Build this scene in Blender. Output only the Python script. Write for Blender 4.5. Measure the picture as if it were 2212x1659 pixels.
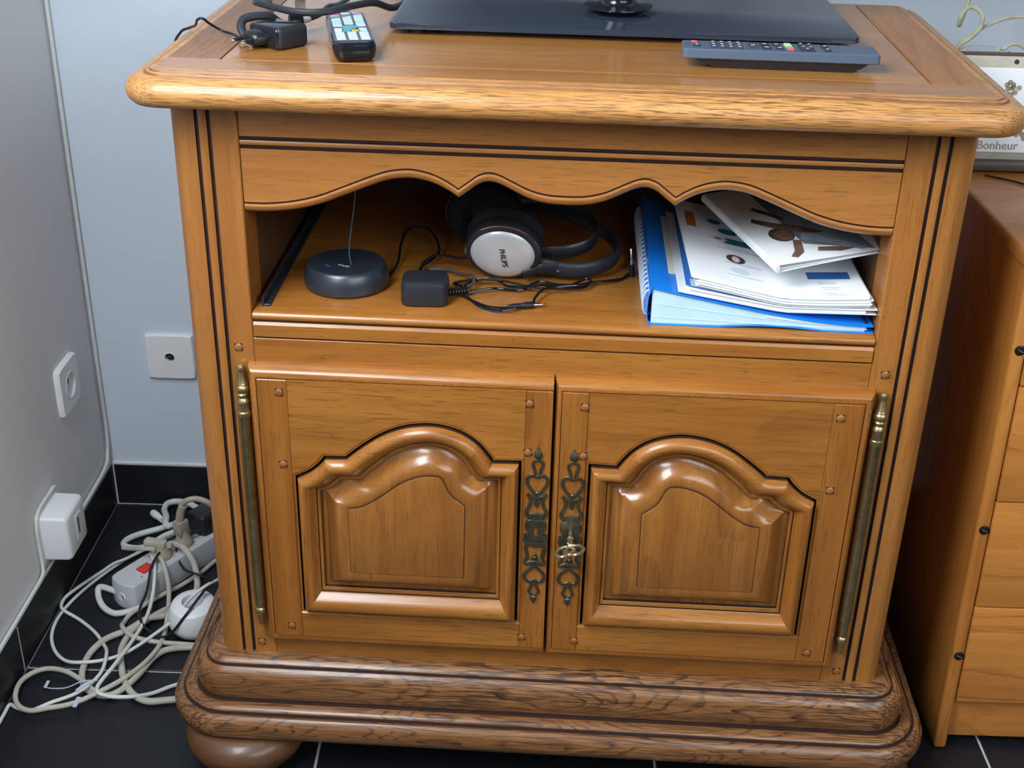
import bpy, bmesh, math, random
from mathutils import Vector, Matrix, Euler

# ------------------------------------------------------------------ clear
for o in list(bpy.data.objects):
    bpy.data.objects.remove(o)
sc = bpy.context.scene
COL = sc.collection
random.seed(7)

# ------------------------------------------------------------------ camera
# The room is the world frame; the cabinet stands turned by TH in it.
TH = -0.0317
def cab(p):
    c, s = math.cos(TH), math.sin(TH)
    return Vector((c*p[0]-s*p[1], s*p[0]+c*p[1], p[2]))
cam_d = bpy.data.cameras.new('camera')
cam = bpy.data.objects.new('camera', cam_d); COL.objects.link(cam)
PITCH, YAW, ROLL = -0.4737, -0.0426+0.0317, 0.0244
fwd = Vector((math.sin(YAW)*math.cos(PITCH), math.cos(YAW)*math.cos(PITCH), math.sin(PITCH)))
right = Vector((math.cos(YAW), -math.sin(YAW), 0)); up = right.cross(fwd)
r2 = math.cos(ROLL)*right+math.sin(ROLL)*up; u2 = -math.sin(ROLL)*right+math.cos(ROLL)*up
m = Matrix((r2, u2, -fwd)).transposed().to_4x4()
m.translation = cab((0.0024, -1.2914, 1.2248))
cam.matrix_world = m
cam_d.sensor_fit = 'HORIZONTAL'; cam_d.sensor_width = 36.0
cam_d.lens = 2766.2/2212*36.0
cam_d.clip_start = 0.02
sc.camera = cam

# ------------------------------------------------------------------ light
w = bpy.data.worlds.new('daylight_room'); sc.world = w; w.use_nodes = True
bg = w.node_tree.nodes['Background']
bg.inputs[0].default_value = (0.80, 0.90, 1.0, 1); bg.inputs[1].default_value = 0.068
def area(name, loc, look, sx, sy, power, col):
    l = bpy.data.lights.new(name, 'AREA'); l.shape = 'RECTANGLE'; l.size = sx; l.size_y = sy
    l.energy = power; l.color = col
    o = bpy.data.objects.new(name, l); COL.objects.link(o); o.location = loc
    d = Vector(look)-Vector(loc); o.rotation_euler = d.to_track_quat('-Z', 'Y').to_euler()
    return o
DAY = (0.86, 0.94, 1.0)
# the two casements of the window in the left wall, nearer than the camera
area('window_daylight', (-0.738, -0.50, 1.42), (0.6, -0.30, 0.80), 0.46, 1.45, 29, DAY)
area('window_daylight', (-0.738, -1.02, 1.42), (0.6, -0.60, 0.80), 0.46, 1.45, 34, DAY)
# soft frontal fill added behind the camera, to the right; no real opening
area('frontal_fill', (1.6, -2.4, 2.25), (-0.3, 0.2, 0.7), 2.6, 1.3, 42, DAY)

vs = sc.view_settings
vs.view_transform = 'Standard'; vs.look = 'None'; vs.gamma = 1.0; vs.use_curve_mapping = False
vs.exposure = 0.50

# ------------------------------------------------------------------ materials
M = {}
def newmat(name):
    m = bpy.data.materials.new(name); m.use_nodes = True; M[name] = m
    nt = m.node_tree
    return m, nt, nt.nodes['Principled BSDF']
def plain(name, col, rough=0.5, metal=0.0, spec=0.5, bump=0.0, bscale=300, var=0.0, coat=0.0, trans=0.0, alpha=1.0, ior=1.45):
    m, nt, b = newmat(name); N = nt.nodes.new; L = nt.links.new
    b.inputs['Base Color'].default_value = (*col, 1)
    b.inputs['Roughness'].default_value = rough; b.inputs['Metallic'].default_value = metal
    b.inputs['Specular IOR Level'].default_value = spec; b.inputs['Coat Weight'].default_value = coat
    b.inputs['Transmission Weight'].default_value = trans; b.inputs['Alpha'].default_value = alpha
    b.inputs['IOR'].default_value = ior
    tc = N('ShaderNodeTexCoord'); n = N('ShaderNodeTexNoise'); n.inputs['Scale'].default_value = bscale
    n.inputs['Detail'].default_value = 3
    L(tc.outputs['Object'], n.inputs['Vector'])
    if var > 0:
        mx = N('ShaderNodeMixRGB'); mx.blend_type = 'MULTIPLY'; mx.inputs[0].default_value = 1
        cr = N('ShaderNodeValToRGB'); cr.color_ramp.elements[0].position = 0.3; cr.color_ramp.elements[1].position = 0.7
        lo = 1-var; cr.color_ramp.elements[0].color = (lo, lo, lo, 1); cr.color_ramp.elements[1].color = (1, 1, 1, 1)
        L(n.outputs['Fac'], cr.inputs['Fac']); mx.inputs[1].default_value = (*col, 1); L(cr.outputs['Color'], mx.inputs[2])
        L(mx.outputs[0], b.inputs['Base Color'])
    if bump > 0:
        bp = N('ShaderNodeBump'); bp.inputs['Strength'].default_value = bump; bp.inputs['Distance'].default_value = 0.001
        L(n.outputs['Fac'], bp.inputs['Height']); L(bp.outputs['Normal'], b.inputs['Normal'])
    return m

def wood(name, axis, light, dark, pore, ps=0.55, fs=0.35, rough=0.32, coarse=1.0, figk=7.0, spec=0.5, coat=0.25, dense=0.0, fg=(2.4, 11)):
    m, nt, b = newmat(name); N = nt.nodes.new; L = nt.links.new
    ax = 'XYZ'.index(axis)
    def sv(al, cr):
        v = [cr, cr, cr]; v[ax] = al; return v
    tc = N('ShaderNodeTexCoord'); oi = N('ShaderNodeObjectInfo')
    sh = N('ShaderNodeVectorMath'); sh.operation = 'SCALE'; sh.inputs[0].default_value = (3.1, 5.7, 2.3)
    L(oi.outputs['Random'], sh.inputs['Scale'])
    ad = N('ShaderNodeVectorMath'); ad.operation = 'ADD'
    L(tc.outputs['Object'], ad.inputs[0]); L(sh.outputs[0], ad.inputs[1])
    def noise(al, cr, detail, rough_=0.5, dist=0.0):
        mp = N('ShaderNodeMapping'); mp.inputs['Scale'].default_value = sv(al, cr)
        L(ad.outputs[0], mp.inputs['Vector'])
        n = N('ShaderNodeTexNoise'); n.inputs['Scale'].default_value = 1; n.inputs['Detail'].default_value = detail
        n.inputs['Roughness'].default_value = rough_; n.inputs['Distortion'].default_value = dist
        L(mp.outputs[0], n.inputs['Vector']); return n.outputs['Fac']
    def ramp(src, stops):
        r = N('ShaderNodeValToRGB'); e = r.color_ramp.elements
        while len(e) < len(stops): e.new(0.5)
        for i, (p, v) in enumerate(stops):
            e[i].position = p; e[i].color = (v, v, v, 1) if not isinstance(v, tuple) else (*v, 1)
        L(src, r.inputs['Fac']); return r.outputs['Color']
    def math_(op, a, bv):
        q = N('ShaderNodeMath'); q.operation = op
        for i, x in enumerate((a, bv)):
            if isinstance(x, (int, float)): q.inputs[i].default_value = x
            else: L(x, q.inputs[i])
        return q.outputs[0]
    def mix(f, a, bv):
        q = N('ShaderNodeMixRGB')
        L(f, q.inputs[0]) if not isinstance(f, (int, float)) else setattr(q.inputs[0], 'default_value', f)
        for i, x in ((1, a), (2, bv)):
            if isinstance(x, tuple): q.inputs[i].default_value = (*x, 1)
            else: L(x, q.inputs[i])
        return q.outputs[0]
    streak = noise(3, 70, 4, 0.6)
    tone = noise(3.5, 9, 3)
    base = ramp(math_('ADD', math_('MULTIPLY', streak, 0.55), math_('MULTIPLY', tone, 0.45)), [(0.36, dark), (0.62, light)])
    # growth-ring figure: contour lines of a stretched noise
    fig = noise(fg[0], fg[1], 1.5, 0.5, 0.25)
    fr = math_('FRACT', math_('MULTIPLY', fig, figk), 0)
    fl = ramp(fr, [(0.0, 1.0), (0.10, 0.85), (0.30, 0.0), (0.97, 0.0), (1.0, 1.0)])
    dash = ramp(noise(22/coarse, 420/coarse, 3, 0.6), [(0.42, 0.25), (0.58, 1.0)])
    mask = ramp(noise(1.7, 6, 2), [(0.38-dense*2, 0.12), (0.62-dense*2, 1.0)])
    figure = math_('MULTIPLY', math_('MULTIPLY', fl, dash), math_('MULTIPLY', mask, fs))
    # open pores: short dark dashes along the grain
    po = ramp(noise(30/coarse, 620/coarse, 2, 0.5), [(0.57-dense, 0.0), (0.66-dense, 1.0)])
    pores = math_('MULTIPLY', math_('MULTIPLY', po, ramp(tone, [(0.35, 0.35), (0.65, 1.0)])), ps)
    specks = ramp(noise(60, 160, 1), [(0.76, 0.0), (0.80, 0.7)])
    col = mix(figure, base, pore)
    col = mix(pores, col, pore)
    col = mix(math_('MULTIPLY', specks, 0.6), col, pore)
    L(col, b.inputs['Base Color'])
    b.inputs['Roughness'].default_value = rough; b.inputs['Specular IOR Level'].default_value = spec
    b.inputs['Coat Weight'].default_value = coat; b.inputs['Coat Roughness'].default_value = 0.14
    bp = N('ShaderNodeBump'); bp.inputs['Strength'].default_value = 0.25; bp.inputs['Distance'].default_value = 0.0006
    inv = math_('SUBTRACT', 1.0, math_('ADD', pores, math_('MULTIPLY', figure, 0.6)))
    L(inv, bp.inputs['Height']); L(bp.outputs['Normal'], b.inputs['Normal'])
    return m

OL, OD, OP = (0.405, 0.160, 0.029), (0.290, 0.098, 0.0155), (0.085, 0.030, 0.012)
for a in 'XYZ':
    wood('oak_'+a, a, OL if a != 'Z' else (0.370, 0.136, 0.024), OD if a != 'Z' else (0.265, 0.086, 0.0135), OP)
    wood('coarse_'+a, a, (0.34, 0.152, 0.054), (0.22, 0.088, 0.028), (0.040, 0.018, 0.012), ps=1.0, fs=1.0, coarse=1.1, figk=24, rough=0.36, dense=.10, fg=(3.2, 15))
    wood('edge_'+a, a, (0.56, 0.270, 0.085), (0.45, 0.195, 0.052), (0.10, 0.042, 0.020), ps=0.85, fs=0.25, coarse=0.8, rough=0.36, dense=.065, coat=0.12)  # paler than the oak: brighter light on the top edge put into colour
    wood('panel_'+a, a, (0.345, 0.134, 0.027), (0.235, 0.080, 0.015), OP, ps=0.40, fs=0.45, rough=0.26, coat=0.4)
    wood('pine_'+a, a, (0.56, 0.225, 0.046), (0.45, 0.155, 0.026), (0.25, 0.072, 0.014), ps=0.2, fs=0.75, rough=0.34, figk=9)
wood('apron', 'X', (0.47, 0.190, 0.046), (0.37, 0.135, 0.027), OP, ps=0.45, fs=0.2, rough=0.34)  # lighter copy of the oak, with the apron's sheen put into its colour
wood('post_wood', 'Z', (0.430, 0.168, 0.036), (0.315, 0.110, 0.021), OP, ps=0.4, fs=0.2, rough=0.34)
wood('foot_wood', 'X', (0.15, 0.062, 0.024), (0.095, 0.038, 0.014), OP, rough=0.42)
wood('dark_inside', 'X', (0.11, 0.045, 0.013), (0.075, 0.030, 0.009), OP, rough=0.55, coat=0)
wood('wall_reflection_top', 'Y', (0.26, 0.118, 0.050), (0.19, 0.080, 0.030), OP, ps=0.6, rough=0.42, coat=0.0)  # left top board: grey reflection of the wall painted into the wood colour
wood('top_panel', 'X', (0.40, 0.175, 0.042), (0.31, 0.120, 0.025), OP, ps=0.45, fs=0.2, rough=0.22, coat=0.5)
wood('peg', 'X', (0.34, 0.135, 0.035), (0.25, 0.09, 0.022), OP, rough=0.4)
plain('quirk', (0.25, 0.105, 0.038), 0.4, var=0.3, bscale=60)
plain('stain', (0.040, 0.018, 0.014), 0.5, var=0.3, bscale=60)
plain('wall_blue', (0.570, 0.632, 0.715), 0.85, bump=0.15, bscale=900)
plain('wall_grey', (0.69, 0.685, 0.685), 0.85, bump=0.15, bscale=900)
plain('tile', (0.0105, 0.0115, 0.0150), 0.42, bump=0.12, bscale=160, var=0.35)
plain('grout', (0.56, 0.56, 0.57), 0.9, var=0.25, bscale=60)
plain('caulk', (0.66, 0.66, 0.65), 0.7, var=0.15, bscale=40)
plain('white_plastic', (0.74, 0.745, 0.75), 0.38)
plain('grey_plastic', (0.52, 0.53, 0.56), 0.40)
plain('cord_white', (0.64, 0.645, 0.62), 0.45, var=0.1, bscale=60)
plain('cord_beige', (0.50, 0.47, 0.40), 0.5, var=0.22, bscale=45)
plain('plug_beige', (0.40, 0.345, 0.265), 0.5, var=0.2, bscale=60)
plain('black_plastic', (0.012, 0.013, 0.016), 0.32)
plain('black_satin', (0.020, 0.022, 0.028), 0.42, bump=0.06, bscale=1200)
plain('black_gloss', (0.008, 0.009, 0.012), 0.12)
plain('black_glass', (0.024, 0.031, 0.046), 0.07, spec=0.5, coat=0.0)
plain('foam', (0.010, 0.010, 0.011), 0.9, bump=0.4, bscale=700)
plain('graphite', (0.022, 0.028, 0.040), 0.34, spec=0.9)
plain('dull_black', (0.006, 0.006, 0.008), 0.7, spec=0.15)
plain('slate_plastic', (0.075, 0.100, 0.145), 0.40)
plain('slate_frame', (0.050, 0.055, 0.075), 0.28)
plain('key_white', (0.50, 0.60, 0.66), 0.5, var=0.3, bscale=500)
plain('key_blue', (0.30, 0.50, 0.62), 0.5)
plain('key_teal', (0.08, 0.28, 0.30), 0.5)
plain('key_red', (0.62, 0.09, 0.11), 0.5)
plain('key_pink', (0.75, 0.62, 0.64), 0.5)
plain('key_orange', (0.62, 0.33, 0.08), 0.5)
plain('key_green', (0.10, 0.38, 0.16), 0.5)
plain('key_yellow', (0.60, 0.52, 0.10), 0.5)
plain('dash_white', (0.62, 0.68, 0.74), 0.6)
plain('brass', (0.58, 0.45, 0.22), 0.36, metal=0.92, var=0.35, bscale=90)
plain('old_bronze', (0.175, 0.155, 0.105), 0.33, metal=0.78, var=0.4, bscale=160)
plain('key_steel', (0.50, 0.43, 0.29), 0.24, metal=0.85, var=0.2, bscale=120)
plain('chrome', (0.75, 0.76, 0.78), 0.14, metal=1.0)
plain('silver', (0.66, 0.67, 0.69), 0.36, metal=0.30)
plain('print_black', (0.012, 0.012, 0.014), 0.5)
plain('paper', (0.86, 0.88, 0.91), 0.75, bump=0.04, bscale=60)
plain('paper_cool', (0.66, 0.73, 0.82), 0.7)
plain('card_white', (0.90, 0.92, 0.94), 0.55)
plain('card_cream', (0.66, 0.64, 0.56), 0.7)
plain('blue_film', (0.012, 0.235, 0.860), 0.22, coat=0.4)
plain('blue_sheet', (0.012, 0.150, 0.520), 0.30)
plain('film_pages', (0.56, 0.76, 0.92), 0.35, var=0.12, bscale=40)
plain('clear_coil', (0.55, 0.66, 0.76), 0.25)
plain('ink_grey', (0.42, 0.46, 0.54), 0.7)
plain('ink_teal', (0.020, 0.125, 0.200), 0.6)
plain('ink_blue', (0.030, 0.150, 0.420), 0.6)
plain('ink_orange', (0.55, 0.145, 0.030), 0.6)
plain('ink_skin', (0.22, 0.125, 0.085), 0.6, var=0.4, bscale=120)
plain('ink_hair', (0.070, 0.045, 0.040), 0.6)
plain('ink_shirt', (0.30, 0.37, 0.47), 0.6, var=0.4, bscale=90)
plain('ink_meadow', (0.20, 0.245, 0.27), 0.6, var=0.4, bscale=40)
plain('switch_red', (0.62, 0.045, 0.025), 0.30)
plain('socket_hole', (0.020, 0.026, 0.034), 0.5)
plain('socket_blue', (0.015, 0.035, 0.16), 0.4)
plain('board_beige', (0.48, 0.44, 0.36), 0.7, var=0.15, bscale=60)
plain('board_white', (0.78, 0.80, 0.84), 0.6)
plain('leaf_tan', (0.36, 0.30, 0.21), 0.7, var=0.25, bscale=80)
plain('metal_brown', (0.085, 0.055, 0.050), 0.45)
plain('dry_vine', (0.46, 0.44, 0.31), 0.75, var=0.3, bscale=90)
plain('glass', (0.95, 0.97, 0.98), 0.03, trans=1.0, ior=1.3)
plain('tie_clear', (0.62, 0.66, 0.78), 0.3, alpha=0.75)
plain('screw_dark', (0.020, 0.013, 0.011), 0.30, metal=0.3)
plain('screw_slot', (0.30, 0.24, 0.14), 0.4, metal=0.6)

# ------------------------------------------------------------------ mesh helpers
def catmull(pts, n=8, closed=False):
    P = [Vector(p) for p in pts]; out = []; k = len(P)
    rng = range(k if closed else k-1)
    for i in rng:
        if closed: a, b, c, d = P[(i-1) % k], P[i], P[(i+1) % k], P[(i+2) % k]
        else: a, b, c, d = P[max(i-1, 0)], P[i], P[i+1], P[min(i+2, k-1)]
        for j in range(n):
            t = j/n
            out.append(0.5*((2*b)+(c-a)*t+(2*a-5*b+4*c-d)*t*t+(3*b-a-3*c+d)*t**3))
    if not closed: out.append(P[-1])
    return out
def resample(pts, n):
    P = [Vector(p) for p in pts]; d = [0]
    for a, b in zip(P, P[1:]): d.append(d[-1]+(b-a).length)
    out = []
    for i in range(n):
        t = d[-1]*i/(n-1); j = 0
        while j < len(d)-2 and d[j+1] < t: j += 1
        seg = d[j+1]-d[j]; f = 0 if seg < 1e-9 else (t-d[j])/seg
        out.append(P[j].lerp(P[j+1], f))
    return out
class B:
    """collects shapes into one bmesh"""
    def __init__(s): s.bm = bmesh.new()
    def box(s, x0, x1, y0, y1, z0, z1, bev=0.0, seg=2, mi=0, mat=None):
        r = bmesh.ops.create_cube(s.bm, size=1.0); v = r['verts']
        for q in v: q.co = Vector((x0+(q.co.x+.5)*(x1-x0), y0+(q.co.y+.5)*(y1-y0), z0+(q.co.z+.5)*(z1-z0)))
        fs = {f for q in v for f in q.link_faces}
        for f in fs: f.material_index = mi
        if bev > 0:
            es = list({e for q in v for e in q.link_edges})
            rr = bmesh.ops.bevel(s.bm, geom=es, offset=bev, segments=seg, profile=0.5, affect='EDGES', clamp_overlap=True)
            for f in rr['faces']: f.material_index = mi
            v = list({q for f in fs if f.is_valid for q in f.verts} | {q for f in rr['faces'] for q in f.verts})
        if mat is not None:
            for q in v: q.co = mat @ q.co
        return s
    def loft(s, loops, closed=True, cap=(False, False), mi=0, mis=None):
        rows = [[s.bm.verts.new(Vector(p)) for p in lp] for lp in loops]
        n = len(rows[0])
        for k, (a, b) in enumerate(zip(rows, rows[1:])):
            for i in range(n if closed else n-1):
                j = (i+1) % n
                try:
                    f = s.bm.faces.new((a[i], a[j], b[j], b[i])); f.material_index = mis[k] if mis else mi
                except ValueError: pass
        if cap[0]: f = s.bm.faces.new(list(reversed(rows[0]))); f.material_index = mis[0] if mis else mi
        if cap[1]: f = s.bm.faces.new(rows[-1]); f.material_index = mis[-1] if mis else mi
        return s
    def tube(s, pts, r, n=8, closed=False, mi=0, sx=1.0, up=None):
        P = [Vector(p) for p in pts]; k = len(P)
        R = r if isinstance(r, (list, tuple)) else [r]*k
        T = []
        for i in range(k):
            a = P[(i-1) % k] if closed else P[max(i-1, 0)]; b = P[(i+1) % k] if closed else P[min(i+1, k-1)]
            t = (b-a); T.append(t.normalized() if t.length > 1e-9 else Vector((0, 0, 1)))
        u0 = Vector(up) if up else Vector((0, 0, 1))
        if abs(u0.dot(T[0])) > .95: u0 = Vector((1, 0, 0))
        nrm = (u0-T[0]*u0.dot(T[0])).normalized(); loops = []
        for i in range(k):
            if up:
                q = Vector(up); q = q-T[i]*q.dot(T[i])
                if q.length > 1e-4: nrm = q.normalized()
            else:
                q = nrm-T[i]*nrm.dot(T[i])
                if q.length > 1e-6: nrm = q.normalized()
            bi = T[i].cross(nrm)
            loops.append([P[i]+(nrm*math.cos(2*math.pi*j/n)*sx+bi*math.sin(2*math.pi*j/n))*R[i] for j in range(n)])
        if closed: loops.append(loops[0])
        s.loft(loops, True, (not closed, not closed), mi)
        if closed: bmesh.ops.remove_doubles(s.bm, verts=s.bm.verts, dist=1e-7)
        return s
    def lathe(s, prof, c=(0, 0, 0), axis='Z', n=24, mi=0, mat=None, mis=None, sx=1, sy=1):
        loops = []
        for r, h in prof:
            lp = []
            for j in range(n):
                a = 2*math.pi*j/n; x, y = max(r, 1e-5)*math.cos(a)*sx, max(r, 1e-5)*math.sin(a)*sy
                p = {'Z': Vector((x, y, h)), 'Y': Vector((x, h, y)), 'X': Vector((h, x, y))}[axis]
                if mat is not None: p = mat @ p
                lp.append(p+Vector(c))
            loops.append(lp)
        return s.loft(loops, True, (True, True), mi, mis)
    def prism(s, poly, axis, a, b, mi=0, mat=None, bev=0.0):
        def P(u, v, t): return {'X': Vector((t, u, v)), 'Y': Vector((u, t, v)), 'Z': Vector((u, v, t))}[axis]
        A = [P(u, v, a) for u, v in poly]; C = [P(u, v, b) for u, v in poly]
        if mat is not None: A = [mat @ p for p in A]; C = [mat @ p for p in C]
        va = [s.bm.verts.new(p) for p in A]; vb = [s.bm.verts.new(p) for p in C]
        fs = [s.bm.faces.new(list(reversed(va))), s.bm.faces.new(vb)]
        n = len(va)
        for i in range(n):
            j = (i+1) % n; fs.append(s.bm.faces.new((va[i], va[j], vb[j], vb[i])))
        for f in fs: f.material_index = mi
        if bev > 0:
            es = list(set(fs[0].edges) | set(fs[1].edges))
            bmesh.ops.bevel(s.bm, geom=es, offset=bev, segments=2, profile=.5, affect='EDGES', clamp_overlap=True)
        return s
    def sphere(s, c, r, n=14, mi=0, sc_=(1, 1, 1)):
        prof = [(r*math.sin(math.pi*i/n), -r*math.cos(math.pi*i/n)) for i in range(n+1)]
        return s.lathe(prof, c, 'Z', n*2, mi, Matrix.Diagonal((*sc_,)).to_4x4())
    def move(s, mat):
        for v in s.bm.verts: v.co = mat @ v.co
        return s

def link(name, b, mats, parent=None, base=(0, 0, 0), sharp=35, smooth=True, flipcheck=True):
    """one mesh object; vertices are given in the frame's coordinates"""
    bm = b.bm
    bmesh.ops.remove_doubles(bm, verts=bm.verts, dist=2e-7)
    bmesh.ops.recalc_face_normals(bm, faces=bm.faces)
    off = Vector(base)
    for v in bm.verts: v.co -= off
    me = bpy.data.meshes.new(name); bm.to_mesh(me); bm.free()
    for mm in ([mats] if isinstance(mats, str) else mats): me.materials.append(M[mm])
    if smooth:
        for p in me.polygons: p.use_smooth = True
        me.set_sharp_from_angle(angle=math.radians(sharp))
    o = bpy.data.objects.new(name, me); COL.objects.link(o)
    if parent is not None: o.parent = parent
    return o
def tag(o, label=None, cat=None, group=None, kind=None):
    if label: o['label'] = label
    if cat: o['category'] = cat
    if group: o['group'] = group
    if kind: o['kind'] = kind
    return o
class Thing:
    """an Empty at the thing's base; its parts are children"""
    def __init__(s, name, label, cat, base, frame='cab', group=None):
        s.base = Vector(base)
        o = bpy.data.objects.new(name, None); COL.objects.link(o); o.empty_display_size = 0.02
        if frame == 'cab': o.location = cab(base); o.rotation_euler = (0, 0, TH)
        else: o.location = base
        s.o = tag(o, label, cat, group)
    def part(s, name, b, mats, under=None, label=None, sharp=35, smooth=True):
        o = link(name, b, mats, under or s.o, s.base, sharp, smooth)
        if label: o['label'] = label
        return o
def single(name, b, mats, label, cat, base, frame='cab', group=None, sharp=35):
    o = link(name, b, mats, None, base, sharp)
    if frame == 'cab': o.location = cab(base); o.rotation_euler = (0, 0, TH)
    else: o.location = base
    return tag(o, label, cat, group)
def struct(name, b, mats, sharp=35):
    return tag(link(name, b, mats, None, (0, 0, 0), sharp), kind='structure')
def text_bm(b, txt, size, mat, depth=0.0002, mi=0):
    cu = bpy.data.curves.new('txt', 'FONT'); cu.body = txt; cu.size = size; cu.extrude = depth
    cu.align_x = 'CENTER'; cu.align_y = 'CENTER'; cu.resolution_u = 3
    o = bpy.data.objects.new('txt', cu); COL.objects.link(o)
    dg = bpy.context.evaluated_depsgraph_get(); dg.update()
    me = bpy.data.meshes.new_from_object(o.evaluated_get(dg))
    me.transform(mat)
    n0 = len(b.bm.faces)
    b.bm.from_mesh(me); b.bm.faces.ensure_lookup_table()
    for f in b.bm.faces[n0:]: f.material_index = mi
    bpy.data.objects.remove(o); bpy.data.curves.remove(cu); bpy.data.meshes.remove(me)
    return b
def T(x, y, z): return Matrix.Translation((x, y, z))
def RX(a): return Matrix.Rotation(a, 4, 'X')
def RY(a): return Matrix.Rotation(a, 4, 'Y')
def RZ(a): return Matrix.Rotation(a, 4, 'Z')
def rrect(x0, x1, y0, y1, r, n=6):
    out = []
    for cx, cy, a0 in ((x1-r, y1-r, 0), (x0+r, y1-r, 90), (x0+r, y0+r, 180), (x1-r, y0+r, 270)):
        for i in range(n+1):
            a = math.radians(a0+90*i/n); out.append((cx+r*math.cos(a), cy+r*math.sin(a)))
    return out
def ring_loft(b, prof, rect, r0, n=8, cap=(False, False), mis=None):
    x0, x1, y0, y1 = rect
    loops = [[(px, py, z) for px, py in rrect(x0-o, x1+o, y0-o, y1+o, max(r0+o, .001), n)] for o, z in prof]
    return b.loft(loops, True, cap, 0, mis)
def side_grain(o, ix, iy):
    """front and back faces keep slot ix, faces turned to the sides get slot iy"""
    for p in o.data.polygons:
        if p.material_index == ix and abs(p.normal.x) > abs(p.normal.y)*1.2 and abs(p.normal.x) > .25: p.material_index = iy

# ================================================================== SETTING
WX, WY = -0.752, 0.602      # faces of the left and back wall
TS, G = 0.45, 0.0042
FX0, FY1 = -0.750, 0.606
fl = struct('floor', B().box(WX-.05, 2.25, -2.6, WY+.05, -.03, -.0025), 'grout')
tm = {}
for i in range(6):
    for j in range(7):
        x0, x1 = FX0+i*TS+G/2, FX0+(i+1)*TS-G/2
        y1, y0 = FY1-j*TS-G/2, FY1-(j+1)*TS+G/2
        if i == 0: x0 = WX+.008
        if j == 0: y1 = WY-.008
        k = (i == 0, j == 0)
        if k not in tm:
            o = link('tile', B().box(0, x1-x0, 0, y1-y0, -.012, 0, .0008, 1), 'tile', fl); tm[k] = o.data
        else:
            o = bpy.data.objects.new('tile', tm[k]); COL.objects.link(o); o.parent = fl
        o.location = (x0, y0, 0)
wl = struct('wall_left', B().box(WX-.10, WX, -3.2, WY+.10, -.03, 2.5), 'wall_grey')
wb = struct('wall_back', B().box(WX-.10, 2.3, WY, WY+.10, -.03, 2.5), 'wall_blue')
# skirting of black tiles, white joints
bb = struct('baseboard_back', B().box(WX, 2.25, WY-.0074, WY, 0, .0785), 'grout')
bl = struct('baseboard_left', B().box(WX, WX+.0074, -2.6, WY-.0074, 0, .0785), 'grout')
me = None
for k in range(6):
    if me is None:
        o = link('skirting_tile', B().box(0, TS-.004, -.008, -.002, .002, .080, .0008, 1), 'tile', bb); me = o.data
    else:
        o = bpy.data.objects.new('skirting_tile', me); COL.objects.link(o); o.parent = bb
    o.location = (WX+.010+k*TS, WY, 0)
me = None
for k in range(6):
    if me is None:
        o = link('skirting_tile', B().box(.002, .008, -TS+.004, 0, .002, .080, .0008, 1), 'tile', bl); me = o.data
    else:
        o = bpy.data.objects.new('skirting_tile', me); COL.objects.link(o); o.parent = bl
    o.location = (WX, WY-.008-k*TS, 0)
struct('trim_1', B().tube([(-.744, WY-.004, .082), (2.2, WY-.004, .082)], .0035, 6), 'caulk')

# ================================================================== CABINET
C = Thing('tv_cabinet', 'honey oak cabinet with open shelf, arched panel doors and moulded plinth', 'cabinet', (0, .2, 0))
ZT = .9135
# ---- top
topr = (-.42, .42, -.03, .44)
prof = [(-.06, .8785), (.016, .8785), (.0235, .8805), (.0285, .8855), (.0305, .8920), (.0295, .8985), (.0255, .9040), (.019, .9078), (.0115, .9092),
        (.0090, .9090), (.0082, .9108), (.0055, .9117), (.0048, .9114), (.0040, .9130), (.0015, ZT), (-.0025, ZT), (-.0025, .900)]
b = B(); ring_loft(b, prof, topr, .012, 8, (True, True), [0]*8+[2, 2, 0, 2, 2]+[0]*3)
top = C.part('top_edge_moulding', b, ['edge_X', 'edge_Y', 'quirk'], sharp=50)
side_grain(top, 0, 1)
def tboard(x0, x1, y0, y1, mat):
    C.part('top_board', B().box(x0, x1, y0, y1, ZT-.013, ZT+.0002, .0006, 1), mat, top)
tboard(-.4175, .4175, -.0275, .0195, 'top_panel')
tboard(-.4175, -.3638, .0200, .4375, 'wall_reflection_top')
tboard(.3638, .4175, .0200, .4375, 'oak_Y')
tboard(-.3622, .3622, .0200, .4375, 'top_panel')
for sx_ in (-.3630, .3630): C.part('top_seam', B().box(sx_-.0008, sx_+.0008, .02, .4375, ZT-.012, ZT-.0012), 'stain', top)
# ---- posts
def post(sgn):
    p = [(.3455, .050), (.3455, .0015), (.3468, .0), (.3735, .0), (.3742, .0028), (.3768, .0028), (.3775, .0), (.3780, -.0004), (.3820, -.0010), (.3858, -.0004), (.3864, .0), (.3871, .0028), (.3897, .0028), (.3904, .0)]
    p += [(.3985+.0215*math.sin(math.radians(a)), .0215-.0215*math.cos(math.radians(a))) for a in range(0, 91, 10)]
    p += [(.420, .050)]
    q = [(sgn*x, y) for x, y in p]
    b = B(); n = len(q); rows = []
    for z in (.1595, .1605, .8790): rows.append([(x, y, z) for x, y in q])
    b.loft(rows, True, (True, True))
    b.bm.faces.ensure_lookup_table()
    for f in b.bm.faces:
        c = f.calc_center_median()
        if abs(f.normal.z) < .5 and c.y > .0003 and c.y < .0032 and abs(c.x) > .373 and abs(c.x) < .391: f.material_index = 1
    b.bm.normal_update()
    for f in b.bm.faces:
        c = f.calc_center_median()
        if abs(f.normal.z) < .5 and .0003 < c.y < .0032 and .373 < abs(c.x) < .391: f.material_index = 1
    return C.part('front_post', b, ['post_wood', 'stain'], sharp=28)
pl, pr = post(-1), post(1)
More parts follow.
